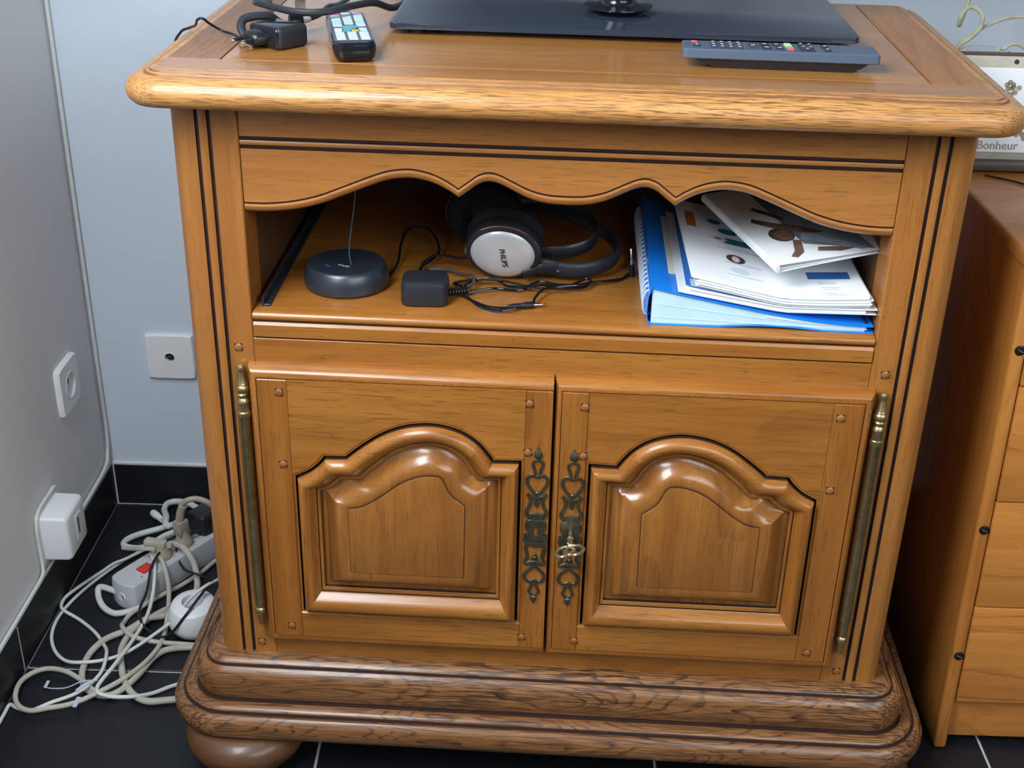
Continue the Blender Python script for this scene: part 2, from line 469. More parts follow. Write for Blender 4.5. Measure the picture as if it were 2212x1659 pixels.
for s in (-1, 1):
    C.part('side_panel', B().box(s*.418, s*.404, .05, .40, .16, .879) if s > 0 else B().box(-.418, -.404, .05, .40, .16, .879), 'oak_Z')
    C.part('rear_post', B().box(min(s*.42, s*.35), max(s*.42, s*.35), .40, .436, .16, .879, .003), 'oak_Z')
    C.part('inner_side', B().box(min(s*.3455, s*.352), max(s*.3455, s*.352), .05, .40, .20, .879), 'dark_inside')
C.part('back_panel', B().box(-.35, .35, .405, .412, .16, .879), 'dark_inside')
def peg(x, z, y, under, rot=None):
    rot = random.uniform(.6, 1.0) if rot is None else rot
    b = B()
    b.lathe([(.0066, 0), (.0066, -.0003)], (0, 0, 0), 'Y', 4, 1)
    b.lathe([(.0048, 0), (.0048, -.0010), (.0034, -.0020), (.0010, -.0024)], (0, 0, 0), 'Y', 8, 0)
    b.move(T(x, y, z) @ RY(rot))
    return C.part('peg', b, ['peg', 'stain'], under)
peg(-.3632, .594, 0, pl); peg(.3620, .594, 0, pr); peg(-.3650, .1765, 0, pl); peg(.3650, .1765, 0, pr)
# ---- apron with the scalloped edge
half = [(0, .7735), (.02, .7745), (.04, .7795), (.06, .7890), (.072, .7945), (.083, .7965), (.094, .7930), (.104, .7855), (.1145, .7775),
        (.126, .7850), (.140, .7918), (.155, .7958), (.169, .7970), (.190, .7940), (.214, .7850), (.240, .7740), (.265, .7640), (.290, .7575), (.315, .7540), (.335, .7532), (.3448, .7535)]
hp = half[:9]; hq = half[8:]
crv = [(p.x, p.y) for p in catmull([(x, z, 0) for x, z in hp], 5)]+[(p.x, p.y) for p in catmull([(x, z, 0) for x, z in hq], 5)][1:]
edge = [(-x, z) for x, z in reversed(crv)][:-1]+crv
b = B()
AY = .003
def arow(dz, y): return [(x, y, z+dz) for x, z in edge]
# front skin from the grooves down to the rounded lip
def flat(z, y): return [(x, y, z) for x, _ in edge]
b.loft([flat(.8795, AY+.012), flat(.8795, AY), flat(.8383, AY), flat(.8375, AY+.0030), flat(.8350, AY+.0030), flat(.8342, AY-.0002), flat(.8325, AY-.0012), flat(.8305, AY-.0012), flat(.8290, AY-.0002),
        flat(.8284, AY+.0030), flat(.8258, AY+.0030), flat(.8250, AY), arow(.0126, AY), arow(.0122, AY+.0014), arow(.0110, AY+.0014), arow(.0106, AY), arow(.0080, AY-.0006), arow(.0048, AY+.0004), arow(.0020, AY+.0030), arow(.0002, AY+.0070), arow(0, AY+.0135)],
       False, (False, False), 0, [0, 0, 1, 1, 1, 0, 0, 0, 1, 1, 1, 0, 1, 1, 1, 0, 0, 0, 0, 0])
b.loft([flat(.8795, AY+.012), arow(0, AY+.0135)], False)
C.part('scalloped_apron', b, ['apron', 'stain'], sharp=30)
# ---- shelf
b = B()
b.prism([(.41, .6385), (.0045, .6385), (.0008, .6375), (-.0018, .6345), (-.0018, .6315), (.0002, .6288), (.004, .6280), (.41, .6280)], 'X', -.3445, .3445)
sh = C.part('shelf_board', b, 'oak_X', sharp=50)
b = B()
b.prism([(.03, .6272), (.0008, .6262), (-.0012, .6230), (-.0012, .6090), (.03, .6090)], 'X', -.3445, .3445)
C.part('shelf_front_strip', b, 'oak_X', sh, sharp=20)
C.part('shelf_shadow_gap', B().box(-.3445, .3445, .0025, .02, .6262, .6290).box(-.3445, .3445, .003, .02, .6062, .6090), 'stain', sh)
for s in (-1, 1):
    x = s*.3325
    C.part('slide_rail', B().box(x-.0045, x+.0045, .016, .40, .6384, .6412, .0006, 1).box(x-s*-.0035-.001, x-s*-.0035+.001, .016, .40, .6384, .6500), 'black_satin', sh)
# ---- rails round the doors
C.part('middle_rail', B().box(-.3455, .3455, 0, .022, .565, .6062, .0006, 1), 'oak_X')
C.part('lower_rail', B().box(-.3455, .3455, 0, .022, .1595, .215), 'oak_X')
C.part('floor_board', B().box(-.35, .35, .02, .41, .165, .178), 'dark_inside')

# ---- doors
DZ = -.0018
A_ = dict(cove=[(-.3005, .4387), (-.2859, .4466), (-.2738, .4570), (-.2667, .4660)], step=[(-.2667, .4660), (-.2420, .4668)],
          arch=[(-.2420, .4668), (-.2244, .4822), (-.2004, .4998), (-.1748, .5112), (-.1495, .5156), (-.1285, .5140), (-.1075, .5070), (-.0905, .4950), (-.0790, .4810), (-.0723, .4708)],
          shl=[(-.0723, .4708), (-.0416, .4716)], br=(-.0416, .2488), bl=(-.3005, .2488))
B_ = dict(cove=[(-.2752, .4205), (-.2664, .4232), (-.2570, .4300), (-.2495, .4372)], step=[(-.2495, .4372), (-.2267, .4388)],
          arch=[(-.2267, .4388), (-.2110, .4545), (-.1869, .4750), (-.1611, .4860), (-.1400, .4885), (-.1195, .4825), (-.1040, .4685), (-.0955, .4530), (-.0895, .4453)],
          shl=[(-.0895, .4453), (-.0655, .4458)], br=(-.0655, .2822), bl=(-.2752, .2822))
D_ = dict(cove=[(-.2400, .4058), (-.2310, .4066), (-.2200, .4105), (-.2063, .4195)], step=[(-.2063, .4195), (-.1995, .4252)],
          arch=[(-.1995, .4252), (-.1821, .4395), (-.1700, .4472), (-.1583, .4522), (-.1480, .4545), (-.1390, .4550), (-.1330, .4540), (-.1290, .4500), (-.1255, .4420)],
          shl=[(-.1255, .4420), (-.1220, .4340), (-.1150, .4255), (-.1036, .4165)], br=(-.1042, .3150), bl=(-.2405, .3150))
def outline(o):
    pts = []
    for k, n in (('cove', 10), ('step', 4), ('arch', 34), ('shl', 6)):
        q = resample(catmull([(x, z, 0) for x, z in o[k]], 6), n)
        pts += [(p.x, p.y+DZ) for p in (q if not pts else q[1:])]
    return pts+[(o['br'][0], o['br'][1]+DZ), (o['bl'][0], o['bl'][1]+DZ)]
def grow(pts, d):
    out = []; n = len(pts)
    for i in range(n):
        p0, p, p1 = Vector(pts[i-1]), Vector(pts[i]), Vector(pts[(i+1) % n])
        a, c = (p-p0).normalized(), (p1-p).normalized()
        na, nc = Vector((-a.y, a.x)), Vector((-c.y, c.x))
        mm = (na+nc)
        if mm.length < 1e-6: mm = na
        mm.normalize(); k = d/max(.45, mm.dot(na)); q = p+mm*k; out.append((q.x, q.y))
    return out
OA, OB, OD_ = outline(A_), outline(B_), outline(D_)
OG = grow(OA, .0030); OF = grow(OA, .0062)
def door(sgn):
    fx0, fx1, fz0, fz1 = (-.3410, -.0048, .2045, .5645)
    if sgn > 0: fx1 = -.0052          # the right door's face starts after its lip
    lip = .0115
    X = lambda x: sgn*-x
    def L3(pts, y): return [(X(x), y, z) for x, z in pts]
    body = B()
    inner_x1 = fx1 if sgn < 0 else fx1
    outx1 = fx1 if sgn < 0 else .0032
    def rl(t, y):
        x0 = fx0-lip*t; x1 = fx1+(outx1-fx1)*t; z0 = fz0-.0140*t; z1 = fz1+.0128*t
        return [(X(x0), y, z0), (X(x1), y, z0), (X(x1), y, z1), (X(x0), y, z1)]
    lp = [rl(1, 0), rl(1, -.004)]+[rl(1-.80*(1-math.cos(math.radians(a))), -.004-.0148*math.sin(math.radians(a))) for a in range(10, 91, 10)]
    lp += [rl(.10, -.0188), rl(.06, -.0172), rl(.0, -.0172), rl(0, -.005)]
    k = len(lp)
    body.loft(lp, True, (False, False), 0, [0]*(k-4)+[0, 1, 1, 1])
    dr = C.part('door', body, ['oak_Z', 'stain', 'oak_X'], sharp=42)
    for p in dr.data.polygons:
        if p.material_index == 0 and abs(p.normal.z) > .3 or (p.material_index == 0 and abs(p.center.z-.2-fz1) < .02 and False): p.material_index = 2
    xl, xr = OF[-1][0], OF[-2][0]; zb = OF[-1][1]
    def bar(name, x0, x1, z0, z1, mat):
        a_, c_ = sorted((X(x0), X(x1)))
        return C.part(name, B().box(a_, c_, -.0200, -.001, z0, z1, .0007, 1), mat, dr)
    bar('stile', fx0, xl, fz0, fz1, 'oak_Z'); bar('stile', xr, fx1, fz0, fz1, 'oak_Z')
    bar('rail', xl+.0003, xr-.0003, fz0, zb, 'oak_X')
    tr = [(xl+.0003, fz1), (xl+.0003, OF[0][1])]+[p for p in OF[1:-3]]+[(xr-.0003, OF[-3][1]), (xr-.0003, fz1)]
    poly = [(X(x), z) for x, z in tr]
    C.part('arched_rail', B().prism(poly, 'Y', -.0200, -.001), 'oak_X', dr, sharp=20)
    # bevel, dark quirk, bolection moulding
    mb = B()
    lo = [L3(OF, -.0200), L3(grow(OA, .0052), -.0186), L3(OG, -.0184), L3(OG, -.0085), L3(OA, -.0085), L3(OA, -.0215)]
    mi = [0, 0, 1, 1, 1]
    pf = [(.04, .0250), (.10, .0280), (.20, .0305), (.32, .0314), (.44, .0306), (.55, .0282), (.64, .0248), (.72, .0212), (.78, .0190), (.81, .0184), (.825, .0168), (.845, .0168), (.86, .0180), (.97, .0176), (1.0, .0168), (1.0, .0118)]
    for s_, y in pf:
        lo.append([(X(a[0]+(c[0]-a[0])*s_), -y, a[1]+(c[1]-a[1])*s_) for a, c in zip(OA, OB)])
        mi.append(1 if s_ in (.825, .845) or y < .012 else 0)
    mb.loft(lo, True, (False, False), 0, mi)
    mo = C.part('bolection_moulding', mb, ['oak_Z', 'stain', 'oak_X'], dr, sharp=38)
    zc = (OA[-1][1], max(p[1] for p in OA))
    for p in mo.data.polygons:
        if p.material_index == 0 and (p.center.z < .2835+DZ and X(p.center.x) < 0 and abs(p.normal.x) < abs(p.normal.z)+.02 and p.center.z < .30 or p.center.z > .43 and abs(p.normal.z) > abs(p.normal.x)): p.material_index = 2
    # raised cushion panel with its field
    pb = B()
    pp = [(0, .0118), (.05, .0116), (.13, .0122), (.22, .0142), (.32, .0180), (.43, .0228), (.54, .0266), (.65, .0288), (.76, .0298), (.88, .0300), (.965, .0298), (.985, .0292)]
    lo = []
    for s_, y in pp: lo.append([(X(a[0]+(c[0]-a[0])*s_), -y, a[1]+(c[1]-a[1])*s_) for a, c in zip(OB, OD_)])
    lo += [L3(OD_, -.0308), L3(grow(OD_, -.0016), -.0314)]
    pb.loft(lo, True, (False, True), 0, [0]*(len(pp)-1)+[1, 0, 0])
    C.part('raised_panel', pb, ['panel_Z', 'stain'], dr, sharp=48)
    return dr
dl, dr_ = door(-1), door(1)
C.part('door_backing', B().box(-.337, .337, -.0015, -.0003, .205, .563), 'stain')
for x, z in ((-.3158, .5490), (-.0312, .5485), (-.3165, .4545), (-.0318, .4850), (-.3195, .2200), (-.0325, .2205)):
    peg(x, z, -.0200, dl); peg(-x, z-.0015, -.0200, dr_)

# ---- brass hinges
def hinge(x, under):
    z0 = .2100
    p = [(.0002, z0), (.0030, z0+.0015), (.0046, z0+.012), (.0050, z0+.017), (.0062, z0+.019), (.0068, z0+.0225), (.0060, z0+.026), (.0046, z0+.0275), (.0056, z0+.030), (.0060, z0+.047), (.0064, z0+.049), (.0070, z0+.051),
         (.0070, .5085), (.0078, .5095), (.0082, .5120), (.0080, .5160), (.0070, .5170), (.0067, .5280), (.0074, .5290), (.0070, .5315), (.0052, .5340), (.0056, .5375), (.0070, .5390), (.0056, .5405), (.0072, .5425), (.0080, .5455), (.0072, .5490), (.0056, .5505), (.0066, .5520), (.0056, .5540), (.0040, .5650), (.0034, .5680), (.0044, .5700), (.0048, .5725), (.0036, .5750), (.0002, .5760)]
    return C.part('hinge', B().lathe(p, (x, -.0075, 0), 'Z', 20), 'brass', under, 'tall antique brass hinge with turned finials', sharp=40)
hinge(-.3612, dl); hinge(.3625, dr_)

# ---- pierced keyhole plates
def escutcheon(x, z1, under):
    k = (.4951-.2736)/1410.0; ku = .0251/195.0
    def P(u, v, y=0): return Vector((u*ku, y, -(v-100)*k))
    b = B()
    def stroke(pts, r=.0019, closed=False, n=7, sm=6):
        q = catmull([P(u, v) for u, v in pts], sm, closed)
        b.tube(q, r, 8, closed, 0, .8, (0, 1, 0))
    def drop(v0, v1, rmax, dirn):
        n = 10; pr = []
        for i in range(n+1):
            t = i/n; r = rmax*math.sin(math.pi*min(1, t**1.6 if dirn > 0 else (1-t)**1.6))**.8 if 0 < t < 1 else 1e-5
            pr.append((r, P(0, v0+(v1-v0)*t).z))
        b.lathe(pr, (0, 0, 0), 'Z', 10, 0, Matrix.Diagonal((1, .6, 1, 1)))
    drop(98, 214, .0050, 1)
    stroke([(0, 214), (38, 232), (44, 262), (28, 300), (18, 350), (-18, 350), (-28, 300), (-44, 262), (-38, 232)], .0018, True)
    stroke([(0, 362), (45, 345), (85, 365), (92, 410), (65, 455), (30, 495), (0, 528), (-30, 495), (-65, 455), (-92, 410), (-85, 365), (-45, 345)], .0021, True)
    b.sphere(P(0, 497), .0024, 8)
    stroke([(-88, 508), (-60, 528), (-20, 538), (0, 545), (20, 538), (60, 528), (88, 508)], .0024)
    stroke([(0, 540), (12, 575), (0, 612), (-12, 575)], .0018, True)
    for s in (-1, 1):
        stroke([(s*68, 530), (s*55, 575), (s*70, 625), (s*92, 665), (s*82, 705), (s*50, 716)], .0021)
    stroke([(-66, 694), (0, 690), (66, 694)], .0034); stroke([(-58, 716), (0, 722), (58, 716)], .0028)
    # lock plate with its keyhole
    out = [(-60, 728), (-92, 752), (-98, 795), (-84, 835), (-66, 868), (-66, 915), (66, 915), (66, 868), (84, 835), (98, 795), (92, 752), (60, 728), (0, 733)]
    hole = [(-17, 865), (-17, 845), (-25, 825), (-22, 805), (0, 795), (22, 805), (25, 825), (17, 845), (17, 865), (17, 884), (-17, 884)]
    O = [(p.x, p.y) for p in resample(catmull([(u*ku, -(v-100)*k, 0) for u, v in out], 6, True)+[Vector((out[0][0]*ku, -(out[0][1]-100)*k, 0))], 45)][:-1]
    H = [(p.x, p.y) for p in resample([Vector((u*ku, -(v-100)*k, 0)) for u, v in hole]+[Vector((hole[0][0]*ku, -(hole[0][1]-100)*k, 0))], 45)][:-1]
    # start both rings at the same angle
    cx, cz = 0, -(835-100)*k
    def srt(L):
        return sorted(L, key=lambda p: math.atan2(p[1]-cz, p[0]-cx))
    O, H = srt(O), srt(H)
    b.loft([[(x_, .0010, z_) for x_, z_ in O], [(x_, -.0006, z_) for x_, z_ in O], [(x_*.93, -.0018, cz+(z_-cz)*.95) for x_, z_ in O], [(x_, -.0016, z_) for x_, z_ in H], [(x_, .0010, z_) for x_, z_ in H]])
    stroke([(-98, 862), (-82, 885), (-66, 880)], .0021); stroke([(98, 862), (82, 885), (66, 880)], .0021)
    stroke([(-88, 890), (-88, 945), (88, 945), (88, 890)], .0021, False, 7, 2)
    b.box(-88*ku, 88*ku, -.0012, .001, P(0, 948).z, P(0, 888).z, .0006, 1)
    for s in (-1, 1):
        stroke([(0, 972), (s*30, 962), (s*72, 962), (s*86, 985), (s*78, 1030), (s*68, 1070), (s*88, 1112), (s*84, 1138)], .0021)
        stroke([(s*34, 1106), (s*22, 1092), (s*16, 1072), (0, 1064)], .0015)
    b.sphere(P(0, 1048), .0022, 8); b.sphere(P(0, 1076), .0026, 8)
    stroke([(-84, 1136), (-40, 1122), (0, 1118), (40, 1122), (84, 1136)], .0030)
    stroke([(0, 1148), (30, 1175), (70, 1205), (92, 1245), (78, 1285), (40, 1300), (0, 1290), (-40, 1300), (-78, 1285), (-92, 1245), (-70, 1205), (-30, 1175)], .0021, True)
    stroke([(0, 1318), (20, 1322), (34, 1360), (46, 1388), (30, 1412), (0, 1420), (-30, 1412), (-46, 1388), (-34, 1360), (-20, 1322)], .0018, True)
    drop(1424, 1512, .0042, -1)
    b.move(T(x, -.0212, z1))
    return C.part('keyhole_plate', b, 'old_bronze', under, 'pierced dark bronze keyhole plate', sharp=40)
escutcheon(-.0196, .4945, dl); escutcheon(.0216, .4930, dr_)

# ---- plinth and feet
pr_ = [(-.05, .158), (-.05, .1600), (.0095, .1600), (.0130, .1590), (.0175, .1560), (.0190, .1545), (.0195, .1520), (.0215, .1520),
       (.0245, .1535), (.0290, .1510), (.0335, .1430), (.0355, .1330), (.0350, .1220), (.0335, .1135), (.0325, .1105), (.0330, .1075), (.0370, .1075),
       (.0400, .1090), (.0480, .1070), (.0515, .1040), (.0520, .1010), (.0550, .1010), (.0590, .1015), (.0640, .0975), (.0670, .0890), (.0670, .0800), (.0640, .0715), (.0580, .0665), (.045, .0655), (-.05, .0655)]
b = B(); ring_loft(b, pr_, (-.42, .42, 0, .425), .012, 10, (True, True), [0]*5+[2, 2]+[0]*7+[2, 2]+[0]*3+[2, 2]+[0]*8)
pn = C.part('plinth', b, ['coarse_X', 'coarse_Y', 'stain'], sharp=45); side_grain(pn, 0, 1)
for fx, fy in ((-.392, -.008), (.392, -.008), (-.392, .36), (.392, .36)):
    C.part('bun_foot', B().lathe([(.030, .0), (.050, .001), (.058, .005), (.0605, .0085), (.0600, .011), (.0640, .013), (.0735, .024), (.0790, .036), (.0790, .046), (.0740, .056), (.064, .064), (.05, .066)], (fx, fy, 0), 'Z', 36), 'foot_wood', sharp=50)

# ================================================================== KEY
kt = Thing('key', 'small brass key with a two-lobed bow hanging in the right door lock', 'key', (.0216, -.022, .380))
b = B().lathe([(.0026, -.0205), (.0026, -.034), (.0040, -.0355), (.0044, -.0375), (.0034, -.0395), (.0028, -.043), (.0034, -.045)], (.0216, 0, .3805), 'Y', 14)
kt.part('shaft', b, 'key_steel')
b = B(); kc = T(.0212, -.0575, .3770) @ RY(math.radians(-14)) @ RX(math.radians(-6))
pts = [(0, .0115), (.006, .0125), (.0130, .009), (.0165, .001), (.0140, -.0070), (.0075, -.0105), (0, -.0080), (-.0075, -.0105), (-.0140, -.0070), (-.0165, .001), (-.0130, .009), (-.006, .0125)]
b.tube([kc @ p for p in catmull([(u, v, 0) for u, v in pts], 6, True)], .0021, 10, True)
kt.part('bow', b, 'key_steel')
b = B()
for s in (-1, 1):
    b.tube([kc @ p for p in catmull([(0, .0115, 0), (s*.0035, .006, 0), (s*.006, .000, 0), (s*.003, -.004, 0), (0, -.0080, 0)], 5)], .0015, 8)
kt.part('bow_scroll', b, 'key_steel')

# ================================================================== TELEVISION (its foot stands on the cabinet)
tv = Thing('television', 'black television on a glossy glass foot, standing on the cabinet top', 'television', (.054, .29, ZT))
tv.part('glass_foot', B().prism(rrect(-.208, .3175, .163, .425, .008, 5), 'Z', .9205, .9270, bev=.0012), 'black_glass')
for fx, fy in ((-.18, .19), (.29, .19), (-.18, .40), (.29, .40)):
    tv.part('rubber_pad', B().lathe([(.012, ZT), (.012, .9206)], (fx, fy, 0), 'Z', 16), 'black_satin')
tv.part('collar', B().lathe([(.028, .9271), (.029, .9300), (.039, .9332), (.0410, .9345), (.0408, .9354), (.034, .9364), (.0240, .9380), (.0212, .9400), (.0205, .944)], (.0507, .266, 0), 'Z', 40), 'black_gloss', sharp=50)
tv.part('neck', B().lathe([(.0200, .938), (.0200, 1.08)], (.0507, .266, 0), 'Z', 36), 'black_gloss')
tv.part('screen_housing', B().box(-.34, .44, .250, .290, 1.055, 1.51, .006), 'black_gloss')
tv.part('screen_panel', B().box(-.322, .422, .2485, .2505, 1.08, 1.492), 'black_glass')

# ================================================================== REMOTE CONTROLS
# fat remote with pale keys, left
r1 = Thing('remote_control', 'chunky black remote control with pale grey keys lying beside the power plug', 'remote control', (-.241, .098, ZT))
m1 = T(-.241, .098, ZT) @ RZ(math.radians(13.5))
hw, hl = .0225, .080
def rr_body(b, hw, hl, prof, r, mat, n=6):
    loops = [[mat @ Vector((x, y, z)) for x, y in rrect(-hw+o, hw-o, -hl+o, hl-o, max(r-o, .001), n)] for o, z in prof]
    return b.loft(loops, True, (True, True))
r1.part('case', rr_body(B(), hw, hl, [(.010, .0002), (.005, .0015), (.0018, .005), (.0003, .010), (0, .014), (.0010, .0185), (.0035, .0206), (.005, .0208)], .012, m1), 'black_gloss')
r1.part('face_plate', rr_body(B(), .0205, .073, [(.001, .0198), (0, .0210), (.0004, .0214)], .004, m1 @ T(0, .0035, 0)), 'slate_frame')
def keycap(th, x, y, w_, h_, mat_, mi, z=.0213, t=.0014):
    return th.part('key_cap', B().box(-w_/2, w_/2, -h_/2, h_/2, 0, t, .0005, 1, mat=mat_ @ T(x, y, z)), mi)
for ci, cx in enumerate((-.0125, 0, .0125)):
    for k in range(4): keycap(r1, cx, -.0640+k*.0095, .0096, .0076, m1, 'key_white')
    for k in range(6):
        if ci == 1 and k == 0: continue
        mi_ = 'key_blue' if k in (1, 2) and ci != 1 else 'key_white'
        keycap(r1, cx, .0020+k*.0100, .0100, .0080, m1, mi_)
keycap(r1, -.0125, .0660, .0096, .0080, m1, 'key_red'); keycap(r1, 0, .0660, .0096, .0080, m1, 'key_white'); keycap(r1, .0125, .0660, .0096, .0080, m1, 'key_pink')
for cx, mi_ in ((-.0135, 'key_pink'), (-.0045, 'key_teal'), (.0045, 'key_orange'), (.0135, 'key_blue')): keycap(r1, cx, -.0245, .0075, .0060, m1, mi_)
for cx in (-.0130, .0130): keycap(r1, cx, -.0160, .0085, .0070, m1, 'key_white')
r1.part('navigation_pad', B().lathe([(.0085, .0), (.0085, .0016), (.0050, .0022), (.0002, .0022)], (0, 0, 0), 'Z', 24, 0, m1 @ T(0, -.0080, .0213)), 'key_teal')

# slim remote on its tray-shaped back, right
r2_ = Thing('remote_control', 'long slate grey remote control lying in front of the television foot', 'remote control', (.215, .070, ZT))
m2 = T(.2150, .0690, ZT) @ RZ(math.radians(-.6))
lo = []
for (ax_, bx_, ay_, z) in ((-.068, .076, .0135, .0002), (-.0775, .0845, .0155, .0045), (-.0890, .0915, .0175, .0100), (-.0900, .0920, .0178, .0108)):
    lo.append([m2 @ Vector((x, y, z)) for x, y in rrect(ax_, bx_, -ay_, ay_, .004, 4)])
r2_.part('battery_tray', B().loft(lo, True, (True, True)), 'black_satin')
r2_.part('case', rr_body(B(), .1010, .0210, [(.0012, .0106), (0, .0116), (0, .0196), (.0012, .0208)], .004, m2, 4), 'slate_plastic')
def k2(x, y, w_, h_, mi='graphite', t=.0018, dash='dash_white'):
    kx = r2_.part('key_cap', B().box(-w_/2, w_/2, -h_/2, h_/2, 0, t, .0005, 1, mat=m2 @ T(x, y, .0207)), mi)
    if dash: r2_.part('key_mark', B().box(-w_*.22, w_*.22, -.0007, .0007, 0, .0002, mat=m2 @ T(x, y, .0207+t)), dash, kx)
k2(-.0880, .0110, .0065, .0055, 'key_red', .0016, None); k2(-.0865, -.0060, .0075, .0055)
for i in range(4):
    for j in range(3): k2(-.0690+i*.0088, -.0105+j*.0105, .0066, .0072, 'slate_frame')
k2(-.0280, .0, .0090, .0180, 'slate_frame'); k2(-.0155, .0080, .0100, .0085); k2(-.0145, -.0080, .0100, .0085)
k2(-.0030, .0080, .0085, .0070); k2(-.0010, -.0085, .0085, .0070)
for j, mi in enumerate(('key_red', 'key_green', 'key_yellow', 'key_blue')): k2(.0100+j*-.0004, -.0120+j*.0078, .0072, .0052, mi, .0020, None)
k2(.0270, .0, .0150, .0300, 'graphite', .0016, None)
for x, y in ((.0225, .0110), (.0310, .0100), (.0240, -.0015), (.0315, -.0020), (.0270, -.0110)): k2(x, y, .0050, .0048, 'slate_frame', .0026)
k2(.0470, .0070, .0070, .0110); k2(.0480, -.0080, .0070, .0110)

# ================================================================== PLUG-IN CHARGER AND CABLES ON THE TOP
ch = Thing('plug_adapter', 'black plug-in power adapter with two bright pins lying on the cabinet top', 'power adapter', (-.318, .072, ZT))
mc = T(-.3185, .0925, ZT) @ RZ(math.radians(52))
def slab(x0, x1, y0, y1, z0, z1, bev, mt, seg=3): return B().box(x0, x1, y0, y1, z0, z1, bev, seg, mat=mt)
ch.part('housing', slab(-.0205, .0205, -.0240, .0240, .0003, .0238, .0050, mc), 'black_gloss')
ch.part('end_cap', slab(-.0190, .0225, -.0252, -.0130, .0000, .0242, .0050, mc), 'black_satin')
ch.part('pin_base', B().lathe([(.0115, 0), (.0110, .010), (.0085, .0145), (.0060, .016)], (0, 0, 0), 'Z', 24, 0, mc @ T(-.0195, .0065, .0110) @ RY(math.radians(-90)) @ Matrix.Diagonal((.75, 1.35, 1, 1))), 'black_plastic')
for s in (-1, 1):
    b = B().lathe([(.0023, .010), (.0022, .024), (.0021, .0245)], (0, 0, 0), 'Z', 14, 0, mc @ T(-.0220, .0065+s*.0088, .0105) @ RY(math.radians(-90)))
    p = ch.part('pin', b, 'black_plastic')
    ch.part('pin_tip', B().lathe([(.0024, .0240), (.0024, .0270), (.0015, .0288), (.0002, .0292)], (0, 0, 0), 'Z', 14, 0, mc @ T(-.0220, .0065+s*.0088, .0105) @ RY(math.radians(-90))), 'chrome', p)
b = B().tube(catmull([(-.3540, .0960, ZT+.006), (-.3600, .1020, ZT+.0150), (-.3590, .1090, ZT+.0225), (-.3500, .1150, ZT+.0250), (-.3400, .1210, ZT+.0250), (-.3330, .1270, ZT+.0230), (-.3270, .1360, ZT+.0160), (-.3220, .1450, ZT+.0110)], 7), .0048, 10)
ch.part('strain_relief', b, 'black_satin')
w_ = catmull([(-.3585, .0940, ZT+.006), (-.3680, .1120, ZT+.0045), (-.3800, .1310, ZT+.0030), (-.3920, .1400, ZT+.0035), (-.4030, .1330, ZT+.0120), (-.4080, .1250, ZT+.0190), (-.4150, .1280, ZT+.0170), (-.4220, .1420, ZT+.0080), (-.4330, .1560, ZT+.0020), (-.4470, .1640, ZT-.0060), (-.4570, .1680, ZT-.030), (-.4590, .170, ZT-.12)], 7)
ch.part('lead', B().tube(w_, .0015, 8), 'black_plastic')

an = Thing('antenna_cable', 'thick black antenna cable with a white paper label, lying behind the remote', 'cable', (-.29, .15, ZT))
b = B().tube(catmull([(-.372, .29, ZT+.008), (-.3680, .22, ZT+.020), (-.3562, .1630, ZT+.0310), (-.3310, .1390, ZT+.0310), (-.3067, .1240, ZT+.0300), (-.2833, .1220, ZT+.0300), (-.2640, .1320, ZT+.0310), (-.2470, .1560, ZT+.0320), (-.2279, .1880, ZT+.0300), (-.2150, .2400, ZT+.015), (-.2100, .3300, ZT+.005)], 8), .0040, 10)
an.part('sheath', b, 'black_satin')
lead = catmull([(-.3020, .1540, ZT+.0150), (-.2960, .1680, ZT+.0150), (-.2870, .1800, ZT+.0180), (-.2830, .2050, ZT+.0210), (-.2840, .2600, ZT+.0120), (-.2830, .33, ZT+.006)], 7)
an.part('thin_branch', B().tube(lead, .0032, 8), 'black_satin')
b = B().lathe([(.0070, 0), (.0085, .0010), (.0088, .0030), (.0088, .0120), (.0076, .0142), (.0030, .0150)], (0, 0, 0), 'Z', 22, 0, T(-.3150, .1400, ZT+.0150) @ RZ(math.radians(28)) @ RY(math.radians(86)))
an.part('plug_head', b, 'black_plastic')
an.part('plug_sleeve', B().tube([(-.3040, .1470, ZT+.0150), (-.3015, .1540, ZT+.0150), (-.2985, .1640, ZT+.0145)], .0036, 12), 'white_plastic')
tagm = [(-.3058, .1340, .9555), (-.2935, .1350, .9555), (-.3020, .1680, .9300), (-.3115, .1600, .9290)]
b = B()
tt = [(Vector(tagm[0]).lerp(Vector(tagm[3]), k/6)+Vector((0, -.004*math.sin(math.pi*k/6), .006*math.sin(math.pi*k/6))), Vector(tagm[1]).lerp(Vector(tagm[2]), k/6)+Vector((0, -.004*math.sin(math.pi*k/6), .006*math.sin(math.pi*k/6)))) for k in range(-3, 7)]
up_ = Vector((0, -.0006, .0005))
b.loft([[a, c, c+up_, a+up_] for a, c in tt], True, (True, True))
lb = an.part('paper_label', b, 'card_cream', label='cream paper label wrapped on the cable')
b = B(); a0, c0 = tt[1]; a1, c1 = tt[5]
for k in range(7):
    f0, f1 = .12+k*.11, .12+k*.11+.06
    p0, p1 = a0.lerp(a1, f0)+(c0-a0)*.60, a0.lerp(a1, f1)+(c0-a0)*.60
    q0, q1 = p0+(c0-a0)*.16, p1+(c0-a0)*.16
    n_ = Vector((0, -.0012, .0010))
    b.loft([[p0+n_, q0+n_, q1+n_, p1+n_], [p0+n_*1.15, q0+n_*1.15, q1+n_*1.15, p1+n_*1.15]], True, (True, True))
an.part('label_print', b, 'print_black', lb)

